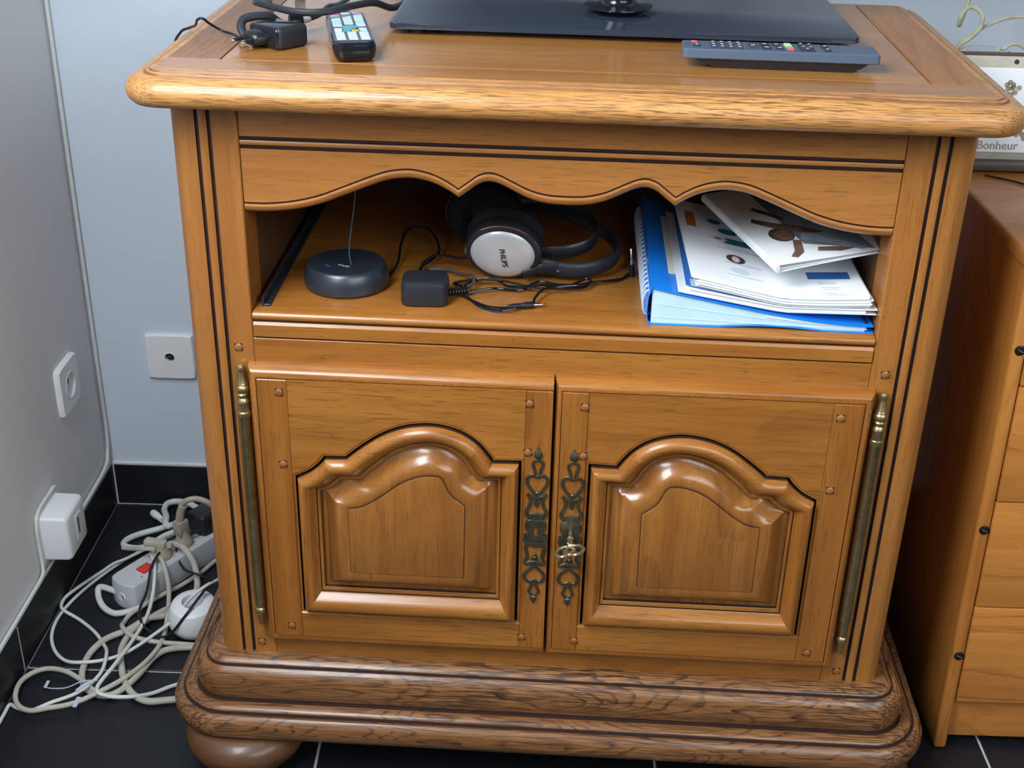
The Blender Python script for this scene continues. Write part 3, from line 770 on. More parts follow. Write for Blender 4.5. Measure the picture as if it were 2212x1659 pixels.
# ================================================================== SHELF CONTENTS
ZS = .6385
dk = Thing('transmitter_dock', 'round black headphone transmitter with wire aerial at the left of the shelf', 'transmitter', (-.2535, .0905, ZS))
prof = [(.040, .0002), (.0465, .0008), (.0492, .0035), (.0500, .0080), (.0488, .0170), (.0460, .0245), (.0440, .0275), (.0428, .0282), (.0420, .0276)]
dk.part('housing', B().lathe(prof+[(.0002, .0270)], (-.2535, .0905, ZS), 'Z', 48), 'graphite', sharp=30)
dk.part('top_dish', B().lathe([(.0418, .0270), (.0418, .0276), (.030, .0268), (.0002, .0262)], (-.2535, .0905, ZS), 'Z', 40), 'dull_black')
dk.part('aerial', B().tube(catmull([(-.2470, .0870, ZS+.026), (-.2490, .0880, ZS+.040), (-.2470, .0885, ZS+.062), (-.2420, .0890, ZS+.095), (-.2380, .0895, ZS+.135), (-.2360, .0900, ZS+.200)], 6), .0008, 6), 'slate_plastic')
md = T(-.2640, .0720, ZS+.0276) @ RZ(math.radians(-24))
b = B(); text_bm(b, 'PHILIPS', .0046, md @ T(.006, .010, 0)); dk.part('lettering', b, 'ink_grey')
b = B(); text_bm(b, 'FM', .0052, md @ T(-.010, .0005, 0)); dk.part('lettering', b, 'ink_blue')

hp_ = Thing('headphones', 'black and silver over-ear headphones lying on their side on the shelf', 'headphones', (-.05, .16, ZS))
def cup(cx, cy, cz, tilt, yaw, r, outer=True):
    return T(cx, cy, cz) @ RZ(yaw) @ RX(tilt)
mf = cup(-.0715, .1180, ZS+.0405, math.radians(20), math.radians(-4), .041) @ Matrix.Diagonal((1.09, 1, 1.0, 1))
# local y: outward is -y
f_ = hp_.part('ear_cup', B().lathe([(.0300, .018), (.0385, .014), (.0415, .006), (.0420, -.002), (.0410, -.0060), (.0380, -.0085), (.0340, -.0092)], (0, 0, 0), 'Y', 48, 0, mf), 'black_satin')
hp_.part('bright_rim', B().tube([mf @ Vector((.0405*math.cos(a), -.0068, .0405*math.sin(a))) for a in [math.radians(5+k*4) for k in range(46)]], .0006, 6), 'chrome', f_)
hp_.part('silver_cap', B().lathe([(.0350, -.0086), (.0340, -.0104), (.0300, -.0128), (.0220, -.0144), (.0110, -.0152), (.0002, -.0154)], (0, 0, 0), 'Y', 48, 0, mf), 'silver', f_)
b = B(); text_bm(b, 'PHILIPS', .0086, mf @ T(.0015, -.0158, .0000) @ RY(math.radians(82)) @ RX(math.radians(90))); hp_.part('lettering', b, 'print_black', f_)
hp_.part('ear_pad', B().lathe([(.0200, .012), (.0300, .011), (.0400, .016), (.0430, .024), (.0400, .032), (.0300, .035), (.0200, .030)], (0, 0, 0), 'Y', 40, 0, mf), 'foam', f_)
mr = cup(-.1020, .2180, ZS+.0500, math.radians(8), math.radians(10), .045)
g_ = hp_.part('ear_cup', B().lathe([(.0340, -.004), (.0440, .000), (.0470, .006), (.0470, .016), (.0400, .024), (.0200, .028), (.0002, .029)], (0, 0, 0), 'Y', 48, 0, mr), 'black_satin')
hp_.part('bright_rim', B().tube([mr @ Vector((.0470*math.cos(a), -.0005, .0470*math.sin(a))) for a in [math.radians(20+k*5) for k in range(38)]], .0005, 6), 'slate_plastic', g_)
hp_.part('ear_pad', B().lathe([(.0180, .004), (.0200, -.012), (.0300, -.0180), (.0420, -.0170), (.0460, -.008), (.0440, .002)], (0, 0, 0), 'Y', 40, 0, mr), 'foam', g_)
bp_ = catmull([(-.0330, .1230, ZS+.022), (-.0100, .1200, ZS+.0180), (.0160, .1220, ZS+.0160), (.0400, .1320, ZS+.0170), (.0570, .1500, ZS+.0185), (.0640, .1740, ZS+.0220), (.0580, .2000, ZS+.028), (.0360, .2220, ZS+.036), (.0040, .2340, ZS+.045), (-.0280, .2360, ZS+.051), (-.0600, .2320, ZS+.054)], 7)
hp_.part('headband', B().tube(bp_, .0040, 12, False, 0, 2.4, (0, 0, 1)), 'black_satin')
hp_.part('inner_strap', B().tube(catmull([(-.0300, .1350, ZS+.030), (.0060, .1360, ZS+.034), (.0300, .1480, ZS+.040), (.0380, .1700, ZS+.050), (.0250, .1960, ZS+.058), (-.0100, .2150, ZS+.062), (-.0560, .2220, ZS+.060)], 7), .0020, 8, False, 0, 4.0, (0, 0, 1)), 'black_plastic')
hp_.part('fork', B().tube(catmull([(-.0480, .1130, ZS+.012), (-.0380, .1170, ZS+.0150), (-.0240, .1205, ZS+.0180), (-.0060, .1200, ZS+.0180)], 6), [.0040]*10+[.0055]*9, 10, False, 0, 1.6, (0, 0, 1)), 'black_plastic')
hp_.part('fork_screw', B().lathe([(.0016, 0), (.0016, -.0012), (.0002, -.0016)], (-.0065, .1158, ZS+.0170), 'Y', 12), 'chrome')

ad_ = Thing('power_adapter', 'matte black block power adapter with a ribbed lead on the shelf', 'power adapter', (-.155, .055, ZS))
ma = T(-.1565, .0510, ZS) @ RZ(math.radians(3))
lo = []
for o, z in ((.003, .0002), (.0006, .002), (0, .006), (.0004, .0235), (.0016, .0275), (.0045, .0295), (.007, .0300)):
    lo.append([ma @ Vector((x, y, z)) for x, y in rrect(-.0270+o, .0270-o, -.0210+o, .0240-o, .0110-o*.6, 7)])
ad_.part('housing', B().loft(lo, True, (True, True)), 'black_satin', sharp=30)
b = B()
for k in range(7): b.lathe([(.0030, 0), (.0042, .0006), (.0042, .0022), (.0030, .0028)], (0, 0, 0), 'Z', 14, 0, T(-.1305+k*.0032, .0600+k*.0012, ZS+.0075) @ RZ(math.radians(20)) @ RY(math.radians(90)))
ad_.part('strain_relief', b, 'black_plastic')
def zc(pts, z0, amp=.003, ph=0):
    return [(x, y, z0+amp*(.5+.5*math.sin(i*1.7+ph))) for i, (x, y) in enumerate(pts)]
cA = [(-.1090, .0690), (-.0857, .0790), (-.0716, .0860), (-.0495, .0866), (-.0379, .0980), (-.0262, .1080), (-.0079, .1080), (.0171, .1080), (.0360, .1120), (.0535, .1200), (.0703, .1350), (.0780, .1480)]
ad_.part('lead', B().tube(catmull(zc(cA, ZS+.0022, .004), 7), .0017, 8), 'black_gloss')
ja = single('jack_plug', B().lathe([(.0026, 0), (.0026, .006), (.0014, .0065), (.0014, .018), (.0006, .020)], (0, 0, 0), 'Z', 12, 0, T(.0815, .1530, ZS+.0140) @ RX(math.radians(-14)) @ RY(math.radians(-6))).lathe([(.0026, -.016), (.0034, -.013), (.0034, 0)], (0, 0, 0), 'Z', 12, 1, T(.0815, .1530, ZS+.0140) @ RX(math.radians(-14)) @ RY(math.radians(-6))), ['chrome', 'black_plastic'], 'bright jack plug standing up against the blue binder', 'plug', (.0815, .1530, ZS))
# audio cord with its jack
ac = Thing('audio_cord', 'tangled thin black audio cord ending in a small jack in front of the headphones', 'cord', (-.05, .08, ZS))
cB = [(-.1110, .0690), (-.1200, .0800), (-.1277, .0960), (-.1101, .1010), (-.0860, .1010), (-.0733, .0990), (-.0662, .0950), (-.0494, .0840), (-.0252, .0880), (-.0070, .0940), (.0236, .0960), (.0322, .1060), (.0272, .1150), (.0112, .1060), (-.0069, .0890), (-.0211, .0760), (-.0312, .0547), (-.0320, .0440), (-.0345, .0412)]
ac.part('wire', B().tube(catmull(zc(cB, ZS+.0040, .006, 1), 7), .0016, 8), 'black_gloss')
cD = [(-.1148, .0635), (-.1016, .0497), (-.0827, .0368), (-.0590, .0345), (-.0500, .0355)]
ac.part('wire', B().tube(catmull(zc(cD, ZS+.0018, .001, 1), 7), .0015, 8), 'black_gloss')
cE = [(-.1160, .0620), (-.1080, .0551), (-.0919, .0329), (-.0699, .0220), (-.0527, .0290), (-.0470, .0340)]
ac.part('wire', B().tube(catmull(zc(cE, ZS+.0034, .001, 1), 7), .0015, 8), 'black_gloss')
mj = T(-.0575, .0345, ZS+.0042) @ RZ(math.radians(16)) @ RY(math.radians(90))
ac.part('jack_sleeve', B().lathe([(.0020, -.004), (.0030, 0), (.0034, .006), (.0032, .013), (.0040, .0145), (.0040, .024), (.0034, .026)], (0, 0, 0), 'Z', 14, 0, mj), 'black_plastic')
ac.part('jack_tip', B().lathe([(.0016, .026), (.0016, .036), (.0012, .037), (.0015, .038), (.0004, .041)], (0, 0, 0), 'Z', 12, 0, mj), 'chrome')
cF = [(-.1110, .0700), (-.1130, .0850), (-.1043, .0960), (-.0919, .0960), (-.0672, .0935), (-.0374, .0870), (-.0189, .0815), (.0050, .0850), (.0236, .0940), (.0290, .1060)]
ac.part('wire', B().tube(catmull(zc(cF, ZS+.0070, .004, 2), 7), .0016, 8), 'black_gloss')
# transmitter lead with its loop
tl = catmull([(-.2060, .105, ZS+.004), (-.2010, .150, ZS+.006), (-.2024, .187, ZS+.014), (-.1967, .2150, ZS+.024), (-.1761, .2200, ZS+.026), (-.1614, .2080, ZS+.018), (-.1548, .1880, ZS+.008), (-.1600, .1650, ZS+.006), (-.1693, .1450, ZS+.005), (-.1720, .1200, ZS+.006), (-.1680, .1350, ZS+.012), (-.1560, .1465, ZS+.018), (-.1408, .1433, ZS+.019), (-.1260, .1400, ZS+.018), (-.1120, .1340, ZS+.022), (-.1040, .130, ZS+.026)], 7)
single('looped_cable', B().tube(tl, .0017, 8), 'black_gloss', 'looped thin black cable between transmitter dock and headphones', 'cable', (-.17, .16, ZS))
tl = catmull([(-.1617, .1372, ZS+.004), (-.1398, .1328, ZS+.006), (-.1224, .1214, ZS+.006), (-.1126, .1094, ZS+.010), (-.1060, .1000, ZS+.013), (-.1040, .0880, ZS+.010), (-.1120, .0760, ZS+.006)], 7)
single('short_cable', B().tube(tl, .0017, 8), 'slate_frame', 'short shiny grey cable running behind the block power adapter', 'cable', (-.13, .12, ZS))

# ---- binder and papers
DYP = .010
bi = Thing('ring_binder', 'translucent blue spiral-bound presentation binder lying flat under the papers', 'binder', (.22, .16, ZS))
def zcov(x):
    t = (x-.098)/(.343-.098)
    return ZS+.0335*(1-t)**1.9+.0105+.002*math.sin(t*5)
xs = [.098+(.343-.098)*k/20 for k in range(21)]
y0, y1 = DYP, DYP+.305
def sheet(b, xs, zf, y0, y1, th, mi=0):
    lo = [[(x, y0, zf(x)), (x, y1, zf(x)), (x, y1, zf(x)+th), (x, y0, zf(x)+th)] for x in xs]
    return b.loft(lo, True, (True, True), mi)
bi.part('cover', sheet(B(), xs, lambda x: zcov(x)-.0008, y0, y1, .0012), 'blue_film')
bi.part('cover', sheet(B(), [.096+k*.0124 for k in range(21)], lambda x: ZS+.0003+(.0034*max(0, math.sin((x-.17)/.12*math.pi)) if .17 < x < .29 else 0), y0, y1, .0010), 'blue_film')
lo = []
b = B().tube(catmull([(.0985, y0+.0005, zcov(.098)), (.0945, y0+.0005, ZS+.034), (.0935, y0+.0005, ZS+.020), (.0945, y0+.0005, ZS+.006), (.0985, y0+.0005, ZS+.0010)], 6), .0012, 8)
sp = [(.0985, zcov(.098)+.0004), (.0945, ZS+.0345), (.0935, ZS+.020), (.0945, ZS+.006), (.0985, ZS+.0006)]
spp = [(p.x, p.y) for p in catmull([(x, z, 0) for x, z in sp], 6)]
b = B().loft([[(x, y0, z), (x, y1, z), (x+.0010, y1, z), (x+.0010, y0, z)] for x, z in spp], True, (True, True))
bi.part('spine', b, 'blue_film')
def bundle():
    lo = []
    for i in range(17):
        x = .0990+(.3345-.0990)*i/16; za = ZS+.0016+(.0034*max(0, math.sin((x-.17)/.12*math.pi)) if .17 < x < .29 else 0); zb = max(zcov(x)-.0012, za+.0006)
        lo.append([(x, y0+.0024, za), (x, y1-.006, za), (x, y1-.006, zb), (x, y0+.0024, zb)])
    return B().loft(lo, True, (True, True))
bi.part('clear_pocket', bundle(), 'film_pages')
for k in range(4):
    f = .14+k*.21
    def zp(x, f=f): return (ZS+.0030)*(1-f)+(zcov(x)-.0022)*f
    xr = .337-.004*(k % 3)
    bi.part('clear_pocket', sheet(B(), [.104+(xr-.104)*i/16 for i in range(17)], zp, y0+.002+.001*(k % 2), y1-.006, .0011), 'film_pages')
bi.part('inserted_sheet', sheet(B(), [.225+(.305-.225)*i/8 for i in range(9)], lambda x: (ZS+.003)*.32+(zcov(x)-.0022)*.68+.0012, y0+.0012, y1-.02, .0008), 'card_white')
hx = []
n = 21
for i in range(n*12+1):
    a = 2*math.pi*i/12; hx.append((.0960+.0062*math.cos(a), y0+.008+(.288)*i/(n*12), ZS+.0205+.0165*math.sin(a)))
bi.part('spiral_coil', B().tube(hx, .0016, 7), 'clear_coil')

cf = Thing('card_folder', 'white cardboard folder lying on the blue binder', 'folder', (.235, .15, ZS+.04))
def zfold(x):
    t = (x-.126)/(.350-.126); return max(zcov(min(x, .342))+.0012, ZS+.018)+.0012+.003*t
xs2 = [.1265+(.3445-.1265)*k/18 for k in range(19)]
cf.part('back_flap', sheet(B(), xs2, zfold, DYP+.001, DYP+.262, .0008), 'card_white')
cf.part('front_flap', sheet(B(), xs2[1:], lambda x: zfold(x)+.0062, DYP-.001, DYP+.258, .0008), 'card_white')
cf.part('contents', sheet(B(), xs2[1:-1], lambda x: zfold(x)+.0010, DYP+.0005, DYP+.255, .0050), 'paper')
cf.part('cream_sheet', sheet(B(), [.1190+k*.0125 for k in range(6)], lambda x: zfold(max(x, .1265))-.0008, DYP+.055, DYP+.246, .0006), 'card_cream')

bs = Thing('blue_folder', 'thin dark blue plastic folder sticking out between white folder and papers', 'folder', (.23, .15, ZS+.05))
bs.part('sheet', sheet(B(), [.1345+(.330-.1345)*k/14 for k in range(15)], lambda x: zfold(x)+.0082, DYP+.004, DYP+.270, .0010), 'blue_sheet')
bs.part('grey_flap', sheet(B(), [.140+(.330-.140)*k/10 for k in range(11)], lambda x: zfold(x)+.0094, DYP+.003, DYP+.02, .0016), 'ink_grey')  # thin grey strip along the front of the blue folder

def zpap(x): return ZS+.0500-.0085*(x-.137)/.2
def pstack(name, label, x0, x1, ya, yb, dz, n, mat, skew, seed):
    t = Thing(name, label, 'paper', ((x0+x1)/2, (ya+yb)/2, ZS+dz)); rnd = random.Random(seed)
    for k in range(n):
        ox, oy = rnd.uniform(-.002, .002), rnd.uniform(-.002, .002)
        b = sheet(B(), [x0+ox+(x1-x0)*i/12 for i in range(13)], lambda x: zfold(min(max(x, .13), .344))+.0098+dz+k*.0014+.0022*math.sin((x-x0)*22+2), ya+oy, yb+oy, .0014)
        bm_ = Matrix(((1, skew, 0, -skew*ya), (0, 1, 0, 0), (0, 0, 1, 0), (0, 0, 0, 1)))
        t.part('paper_sheet', b.move(bm_), mat)
    return t
pstack('paper_sheaf', 'lower sheaf of loose white letters on the blue folder', .1455, .3365, DYP-.001, DYP+.215, .0006, 6, 'paper', -.03, 3)
ltr = pstack('letter_stack', 'upper letter with round photo, orange logo and blue heading box', .1385, .3325, DYP-.004, DYP+.246, .0100, 3, 'paper', -.02, 5)
def ztop(x): return zfold(min(max(x, .13), .344))+.0098+.0100+2*.0014+.0022*math.sin((x-.1385)*22+2)+.0012
def flatprint(th, under, pts, mat, dz=.0002, nm='print'):
    b = B(); b.loft([[(x, y, ztop(x)+dz-.0004) for x, y in pts], [(x, y, ztop(x)+dz) for x, y in pts]], True, (True, True))
    return th.part(nm, b, mat, under)
def quad(x0, x1, y0_, y1_): return [(x0, y0_), (x1, y0_), (x1, y1_), (x0, y1_)]
def ell(cx, cy, rx, ry, n=18): return [(cx+rx*math.cos(2*math.pi*i/n), cy+ry*math.sin(2*math.pi*i/n)) for i in range(n)]
root = ltr.o.children[-1]
flatprint(ltr, root, quad(.1455, .1560, .165, .215), 'ink_orange', .0006, 'orange_logo')
flatprint(ltr, root, ell(.1955, .0850, .0110, .0125), 'ink_hair', .0005, 'round_photo')
flatprint(ltr, root, ell(.1955, .0840, .0045, .0085), 'key_pink', .0008, 'round_photo_face')
flatprint(ltr, root, ell(.1960, .0480, .0110, .0100), 'paper_cool', .0005, 'pale_seal')
flatprint(ltr, root, quad(.1860, .2250, .132, .149), 'ink_teal', .0005, 'heading_bar')
flatprint(ltr, root, ell(.1800, .1410, .0105, .0085), 'key_pink', .0007, 'heading_badge')
flatprint(ltr, root, quad(.1765, .1835, .139, .143), 'ink_hair', .0009, 'heading_badge_mark')
flatprint(ltr, root, ell(.1940, .1720, .0120, .0085), 'ink_teal', .0005, 'teal_dot')
flatprint(ltr, root, ell(.1800, .1990, .0080, .0070), 'ink_teal', .0005, 'teal_dot')
flatprint(ltr, root, quad(.2740, .3210, .0560, .0760), 'ink_blue', .0005, 'blue_heading_box')
for x0, x1, y in ((.182, .224, .0690), (.181, .222, .0330), (.176, .230, .112), (.186, .214, .118), (.283, .303, .045), (.283, .303, .041), (.285, .306, .031), (.287, .303, .026), (.286, .299, .016), (.286, .309, .011)):
    flatprint(ltr, root, quad(x0, x1, y, y+.0013), 'ink_grey', .0005, 'text_line')

# folded brochure leaning on the pile
br = Thing('brochure', 'folded glossy brochure with a photo of two people, on top of the paper pile', 'brochure', (.26, .11, ZS+.075))
e1 = Vector((-.0658, .1923, 0)).normalized(); e2 = Vector((e1.y, -e1.x, 0))
o0 = Vector((.2316, .0100, 0))
W_, H_ = .148, .205
def bp3(u, v, dz=0):
    p = o0+e2*u+e1*v
    return Vector((p.x, p.y, ZS+.0670+.012*v/H_+.010*(u/W_)+dz))
def bsheet(u0, u1, v0, v1, dz, th=.0006, n=10, f=None):
    lo = []
    for i in range(n+1):
        u = u0+(u1-u0)*i/n; g = (f(u) if f else 0)
        lo.append([bp3(u, v0, dz+g), bp3(u, v1, dz+g), bp3(u, v1, dz+g+th), bp3(u, v0, dz+g+th)])
    return B().loft(lo, True, (True, True))
cv = br.part('front_cover', bsheet(0, W_, 0, H_, .0090), 'paper')
br.part('inner_leaf', bsheet(.004, W_+.004, .002, H_, .0045, f=lambda u: .0030*(u/W_-.5)), 'paper')
br.part('back_cover', bsheet(.001, W_+.002, .001, H_, .0, f=lambda u: .0045*(1-(1-u/W_)**2)), 'paper')
b = B().tube([bp3(0, v*H_/8, .0045) for v in range(9)], .0048, 8, False, 0, .55, (1, 0, 0)); br.part('folded_spine', b, 'paper')
def bprint(pts, mat, dz, nm):
    b = B(); b.loft([[bp3(u, v, .0094) for u, v in pts], [bp3(u, v, .0098+dz) for u, v in pts]], True, (True, True)); return br.part(nm, b, mat, cv)
bprint([(.050, .040), (.118, .004), (.118, .130), (.050, .195)], 'ink_meadow', .0, 'photo_background')
bprint([(.060, .066), (.074, .058), (.112, .008), (.104, .006), (.070, .040), (.052, .052)], 'ink_shirt', .0003, 'photo_shirt')
bprint([(.022, .118), (.040, .100), (.068, .080), (.084, .062), (.076, .060), (.052, .072), (.030, .094), (.018, .110)], 'ink_hair', .0006, 'photo_hair')
bprint([(.028, .108), (.046, .092), (.066, .076), (.062, .068), (.044, .078), (.028, .096)], 'ink_skin', .0008, 'photo_person')
bprint(ell(.036, .068, .014, .017), 'ink_hair', .0006, 'photo_hair'); bprint(ell(.038, .066, .010, .013), 'ink_skin', .0009, 'photo_person')
bprint([(.028, .010), (.040, .020), (.050, .048), (.042, .052), (.032, .026), (.022, .014)], 'ink_skin', .0006, 'photo_arm')
bprint([(.056, .018), (.080, .010), (.098, .012), (.084, .020), (.060, .026)], 'ink_skin', .0006, 'photo_arm')
bprint([(.036, .146), (.046, .132), (.058, .108), (.054, .104), (.042, .126), (.032, .142)], 'ink_hair', .0006, 'photo_arm')
b = B(); ang = math.atan2(e1.y, e1.x)
text_bm(b, 'FRANZ', .0150, T(*bp3(.060, .158, .0108)) @ RZ(ang-math.pi)  @ RX(-.04) @ RY(.0)); br.part('lettering', b, 'ink_blue', cv)

# ================================================================== WALL SOCKETS AND CORNER
ws = Thing('wall_socket', 'white square power socket with round recess on the grey left wall', 'socket', (WX, .462, .26), 'room')
lo = []
def plate_x(b, y0, y1, z0, z1, prof, r):
    return b.loft([[(WX+d, y, z) for y, z in rrect(y0+o, y1-o, z0+o, z1-o, r, 4)] for o, d in prof], True, (False, True))
cy, cz = .4630, .3020
b = B()
n = 32
sq = []
for i in range(n):
    a = 2*math.pi*i/n; k = .040/max(abs(math.cos(a)), abs(math.sin(a))); k = min(k, .0535); sq.append((cy+k*math.cos(a), cz+k*math.sin(a)))
ci = lambda r: [(cy+r*math.cos(2*math.pi*i/n), cz+r*math.sin(2*math.pi*i/n)) for i in range(n)]
def XL(L, d): return [(WX+d, y, z) for y, z in L]
sq2 = [(cy+(y-cy)*.955, cz+(z-cz)*.955) for y, z in sq]
b.loft([XL(sq, 0), XL(sq, .006), XL(sq2, .009), XL(ci(.0215), .0092), XL(ci(.0205), .0100), XL(ci(.0195), .0090), XL(ci(.0180), .0015)], True, (True, True))
ws.part('plate', b, 'white_plastic', sharp=30)
for dy in (-.0095, .0095):
    ws.part('contact_hole', B().lathe([(.0024, .0012), (.0024, .0020)], (WX, cy+dy, cz), 'X', 12), 'socket_hole')
ws.part('earth_pin', B().lathe([(.0023, -.008), (.0023, .0070), (.0010, .0085)], (WX, cy, cz+.0105), 'X', 12), 'chrome')

ts = Thing('aerial_socket', 'white square aerial socket with small dark hole on the blue back wall', 'socket', (-.622, WY, .25), 'room')
b = B()
prof = [(0, 0), (0, -.007), (.0025, -.0098), (.004, -.0100)]
y_ = WY
cx_, cz_ = -.6235, .2895
sq = []
for i in range(n):
    a = 2*math.pi*i/n; k = min(.0400/max(abs(math.cos(a)), abs(math.sin(a))), .0545); sq.append((cx_+k*math.cos(a), cz_+k*math.sin(a)))
def YL(L, d): return [(x, WY-d, z) for x, z in L]
c2 = lambda r: [(cx_+r*math.cos(2*math.pi*i/n), cz_+r*math.sin(2*math.pi*i/n)) for i in range(n)]
sq2 = [(cx_+(x-cx_)*.95, cz_+(z-cz_)*.95) for x, z in sq]
b.loft([YL(sq, 0), YL(sq, .006), YL(sq2, .0090), YL(c2(.0090), .0100), YL(c2(.0082), .0106), YL(c2(.0076), .0098), YL(c2(.0074), .001)], True, (True, True))
ts.part('plate', b, 'white_plastic', sharp=30)
b = B().lathe([(.0074, .0020), (.0074, .0035), (.0045, .0040), (.0040, .0085), (.0030, .0088)], (0, 0, 0), 'Z', 20, 0, T(cx_, WY, cz_) @ RX(math.radians(90)))
ts.part('coaxial_contact', b, 'socket_hole')

jb = Thing('junction_box', 'white square telephone box with a slot, fixed low on the left wall', 'junction box', (WX, .315, .10), 'room')
jb.part('back_plate', B().box(WX, WX+.006, .2740, .3590, .0960, .1790, .0022), 'white_plastic')
cov = B()
lo = [[(WX+d, y, z) for y, z in rrect(.2780+o, .3540-o, .1000+o, .1750-o, .005, 4)] for o, d in ((0, .006), (.0005, .040), (.0025, .0445), (.006, .0462))]
cov.loft(lo, True, (True, True)); cv_ = jb.part('cover', cov, 'white_plastic', sharp=40)
jb.part('slot_frame', B().box(WX+.0455, WX+.0472, .3090, .3310, .1190, .1590, .0006, 1), 'white_plastic', cv_)
jb.part('slot', B().box(WX+.0468, WX+.0476, .3165, .3205, .1270, .1530), 'socket_hole', cv_)
b = B().tube(catmull([(WX+.020, .3530, .118), (WX+.024, .3680, .110), (WX+.028, .3760, .112), (WX+.028, .3720, .098), (WX+.020, .3600, .094), (WX+.008, .350, .093)], 6), .0026, 8)
jb.part('cable_loop', b, 'cord_white')
# wires down the corner and along the skirting
wc = catmull([(WX+.0055, WY-.006, 2.45), (WX+.0055, WY-.006, 1.2), (WX+.0055, WY-.006, .30), (WX+.006, WY-.008, .150), (WX+.006, WY-.020, .105), (WX+.006, WY-.040, .091), (WX+.005, .500, .0865), (WX+.005, .400, .0865), (WX+.005, .362, .0875)], 10)
single('corner_cable', B().tube(wc, .0030, 8), 'cord_white', 'white cable running down the room corner to the telephone box', 'cable', (WX+.0055, WY-.006, .10), 'room')
wd = catmull([(WX+.004, .3590, .0980), (WX+.005, .372, .115), (WX+.005, .3585, .1790), (WX+.004, .330, .1850), (WX+.004, .285, .1830), (WX+.004, .2700, .165), (WX+.004, .2680, .130), (WX+.005, .2660, .100), (WX+.006, .255, .0880), (WX+.006, .200, .0865), (WX+.006, .0, .0865), (WX+.006, -.5, .0865), (WX+.006, -1.2, .0865)], 8)
single('skirting_cable', B().tube(wd, .0028, 8), 'cord_white', 'white cable along the skirting of the left wall, below the telephone box', 'cable', (WX+.006, .2, .0865), 'room')
struct('trim_2', B().tube([(WX+.004, .250, .0825), (WX+.004, -2.5, .0825)], .0034, 6).tube([(WX+.004, WY-.008, .0815), (WX+.004, .250, .0815)], .0028, 6), 'caulk')

# ================================================================== POWER STRIP AND CABLES ON THE FLOOR
ang = math.atan2(.4250-.2957, -.5365+.6173)
ux = Vector((math.cos(ang), math.sin(ang), 0)); uy = Vector((-ux.y, ux.x, 0))
ms = Matrix(((ux.x, uy.x, 0, -.6500), (ux.y, uy.y, 0, .3060), (0, 0, 1, 0), (0, 0, 0, 1)))
ps_ = Thing('power_strip', 'grey multi-way power strip with a red switch behind the cabinet', 'power strip', (-.58, .40, 0), 'room')
LS, HW = .300, .0275
out = [(p.x, p.y) for p in catmull([(LS, -HW, 0), (.06, -HW, 0), (.015, -HW, 0), (.002, -HW*.82, 0), (-.004, 0, 0), (.002, HW*.82, 0), (.015, HW, 0), (.06, HW, 0), (LS, HW, 0)], 5)]
def sl(o, z): return [ms @ Vector((x*(1-o*1.0)+o*.02, y*(1-o), z)) for x, y in out]
body = B().loft([sl(.03, .0003), sl(.0, .003), sl(.0, .020), sl(.012, .0205), sl(.0, .021), sl(.02, .038), sl(.06, .0425), sl(.10, .0435)], True, (True, True))
st = ps_.part('housing', body, 'grey_plastic', sharp=30)
sw = ps_.part('switch_frame', B().box(.034, .060, -.0150, .0060, .0425, .0440, .0006, 1, mat=ms), 'grey_plastic')
ps_.part('switch', B().box(.036, .058, -.0135, .0045, .043, .0475, .0012, 2, mat=ms), 'switch_red', sw, 'bright red rocker switch')
mtx = B(); text_bm(mtx, 'I  O', .0045, ms @ T(.024, -.004, .0438) @ RZ(math.radians(90))); ps_.part('lettering', mtx, 'ink_grey')
ps_.part('lamp_hole', B().lathe([(.0012, .0434), (.0012, .0440)], (0, 0, 0), 'Z', 10, 0, ms @ T(.030, -.0150, 0)), 'print_black')
for k, xk in enumerate((.085, .130, .178, .225, .270)):
    r_ = ps_.part('outlet_well', B().lathe([(.0215, .0430), (.0215, .0445), (.0200, .0450), (.0190, .0440), (.0185, .0440)], (0, 0, 0), 'Z', 28, 0, ms @ T(xk, 0, 0)), 'grey_plastic')
    ps_.part('outlet_floor', B().lathe([(.0186, .0436), (.0186, .0441)], (0, 0, 0), 'Z', 24, 0, ms @ T(xk, 0, 0)), 'plug_beige' if k > 0 else 'white_plastic', r_)
for (yy, zz, rr, mm) in ((-.004, .021, .0052, 'socket_blue'), (.0125, .022, .0030, 'socket_hole')):
    mt = ms @ T(-.0030 if rr > .004 else .0005, yy, zz) @ RY(math.radians(-90))
    rg = ps_.part('end_ring', B().lathe([(rr+.0022, -.004), (rr+.0022, .0012), (rr, .0014), (rr, .0004)], (0, 0, 0), 'Z', 20, 0, mt), 'white_plastic')
    ps_.part('end_socket', B().lathe([(rr, -.002), (rr, .0006)], (0, 0, 0), 'Z', 20, 0, mt), mm, rg)
def fc(name, label, pts, r, mat, z0=None, group=None, zs=None):
    if zs is None: P3 = [(x, y, (z0 or r+.0006)) for x, y in pts]
    else: P3 = [(x, y, z) for (x, y), z in zip(pts, zs)]
    return single(name, B().tube(catmull(P3, 7), r, 10), mat, label, 'cable', P3[len(P3)//2][:2]+(0,), 'room')
# the strip's own flex, from its end round below
b = B().tube(catmull([tuple(ms @ Vector((.001, .0125, .021))), (-.6900, .3270, .019), (-.6890, .3120, .012), (-.6760, .2930, .0065), (-.6565, .2800, .0055), (-.6400, .2830, .0055), (-.6200, .2960, .0050)], 7), .0048, 10)
ps_.part('flex', b, 'cord_white')

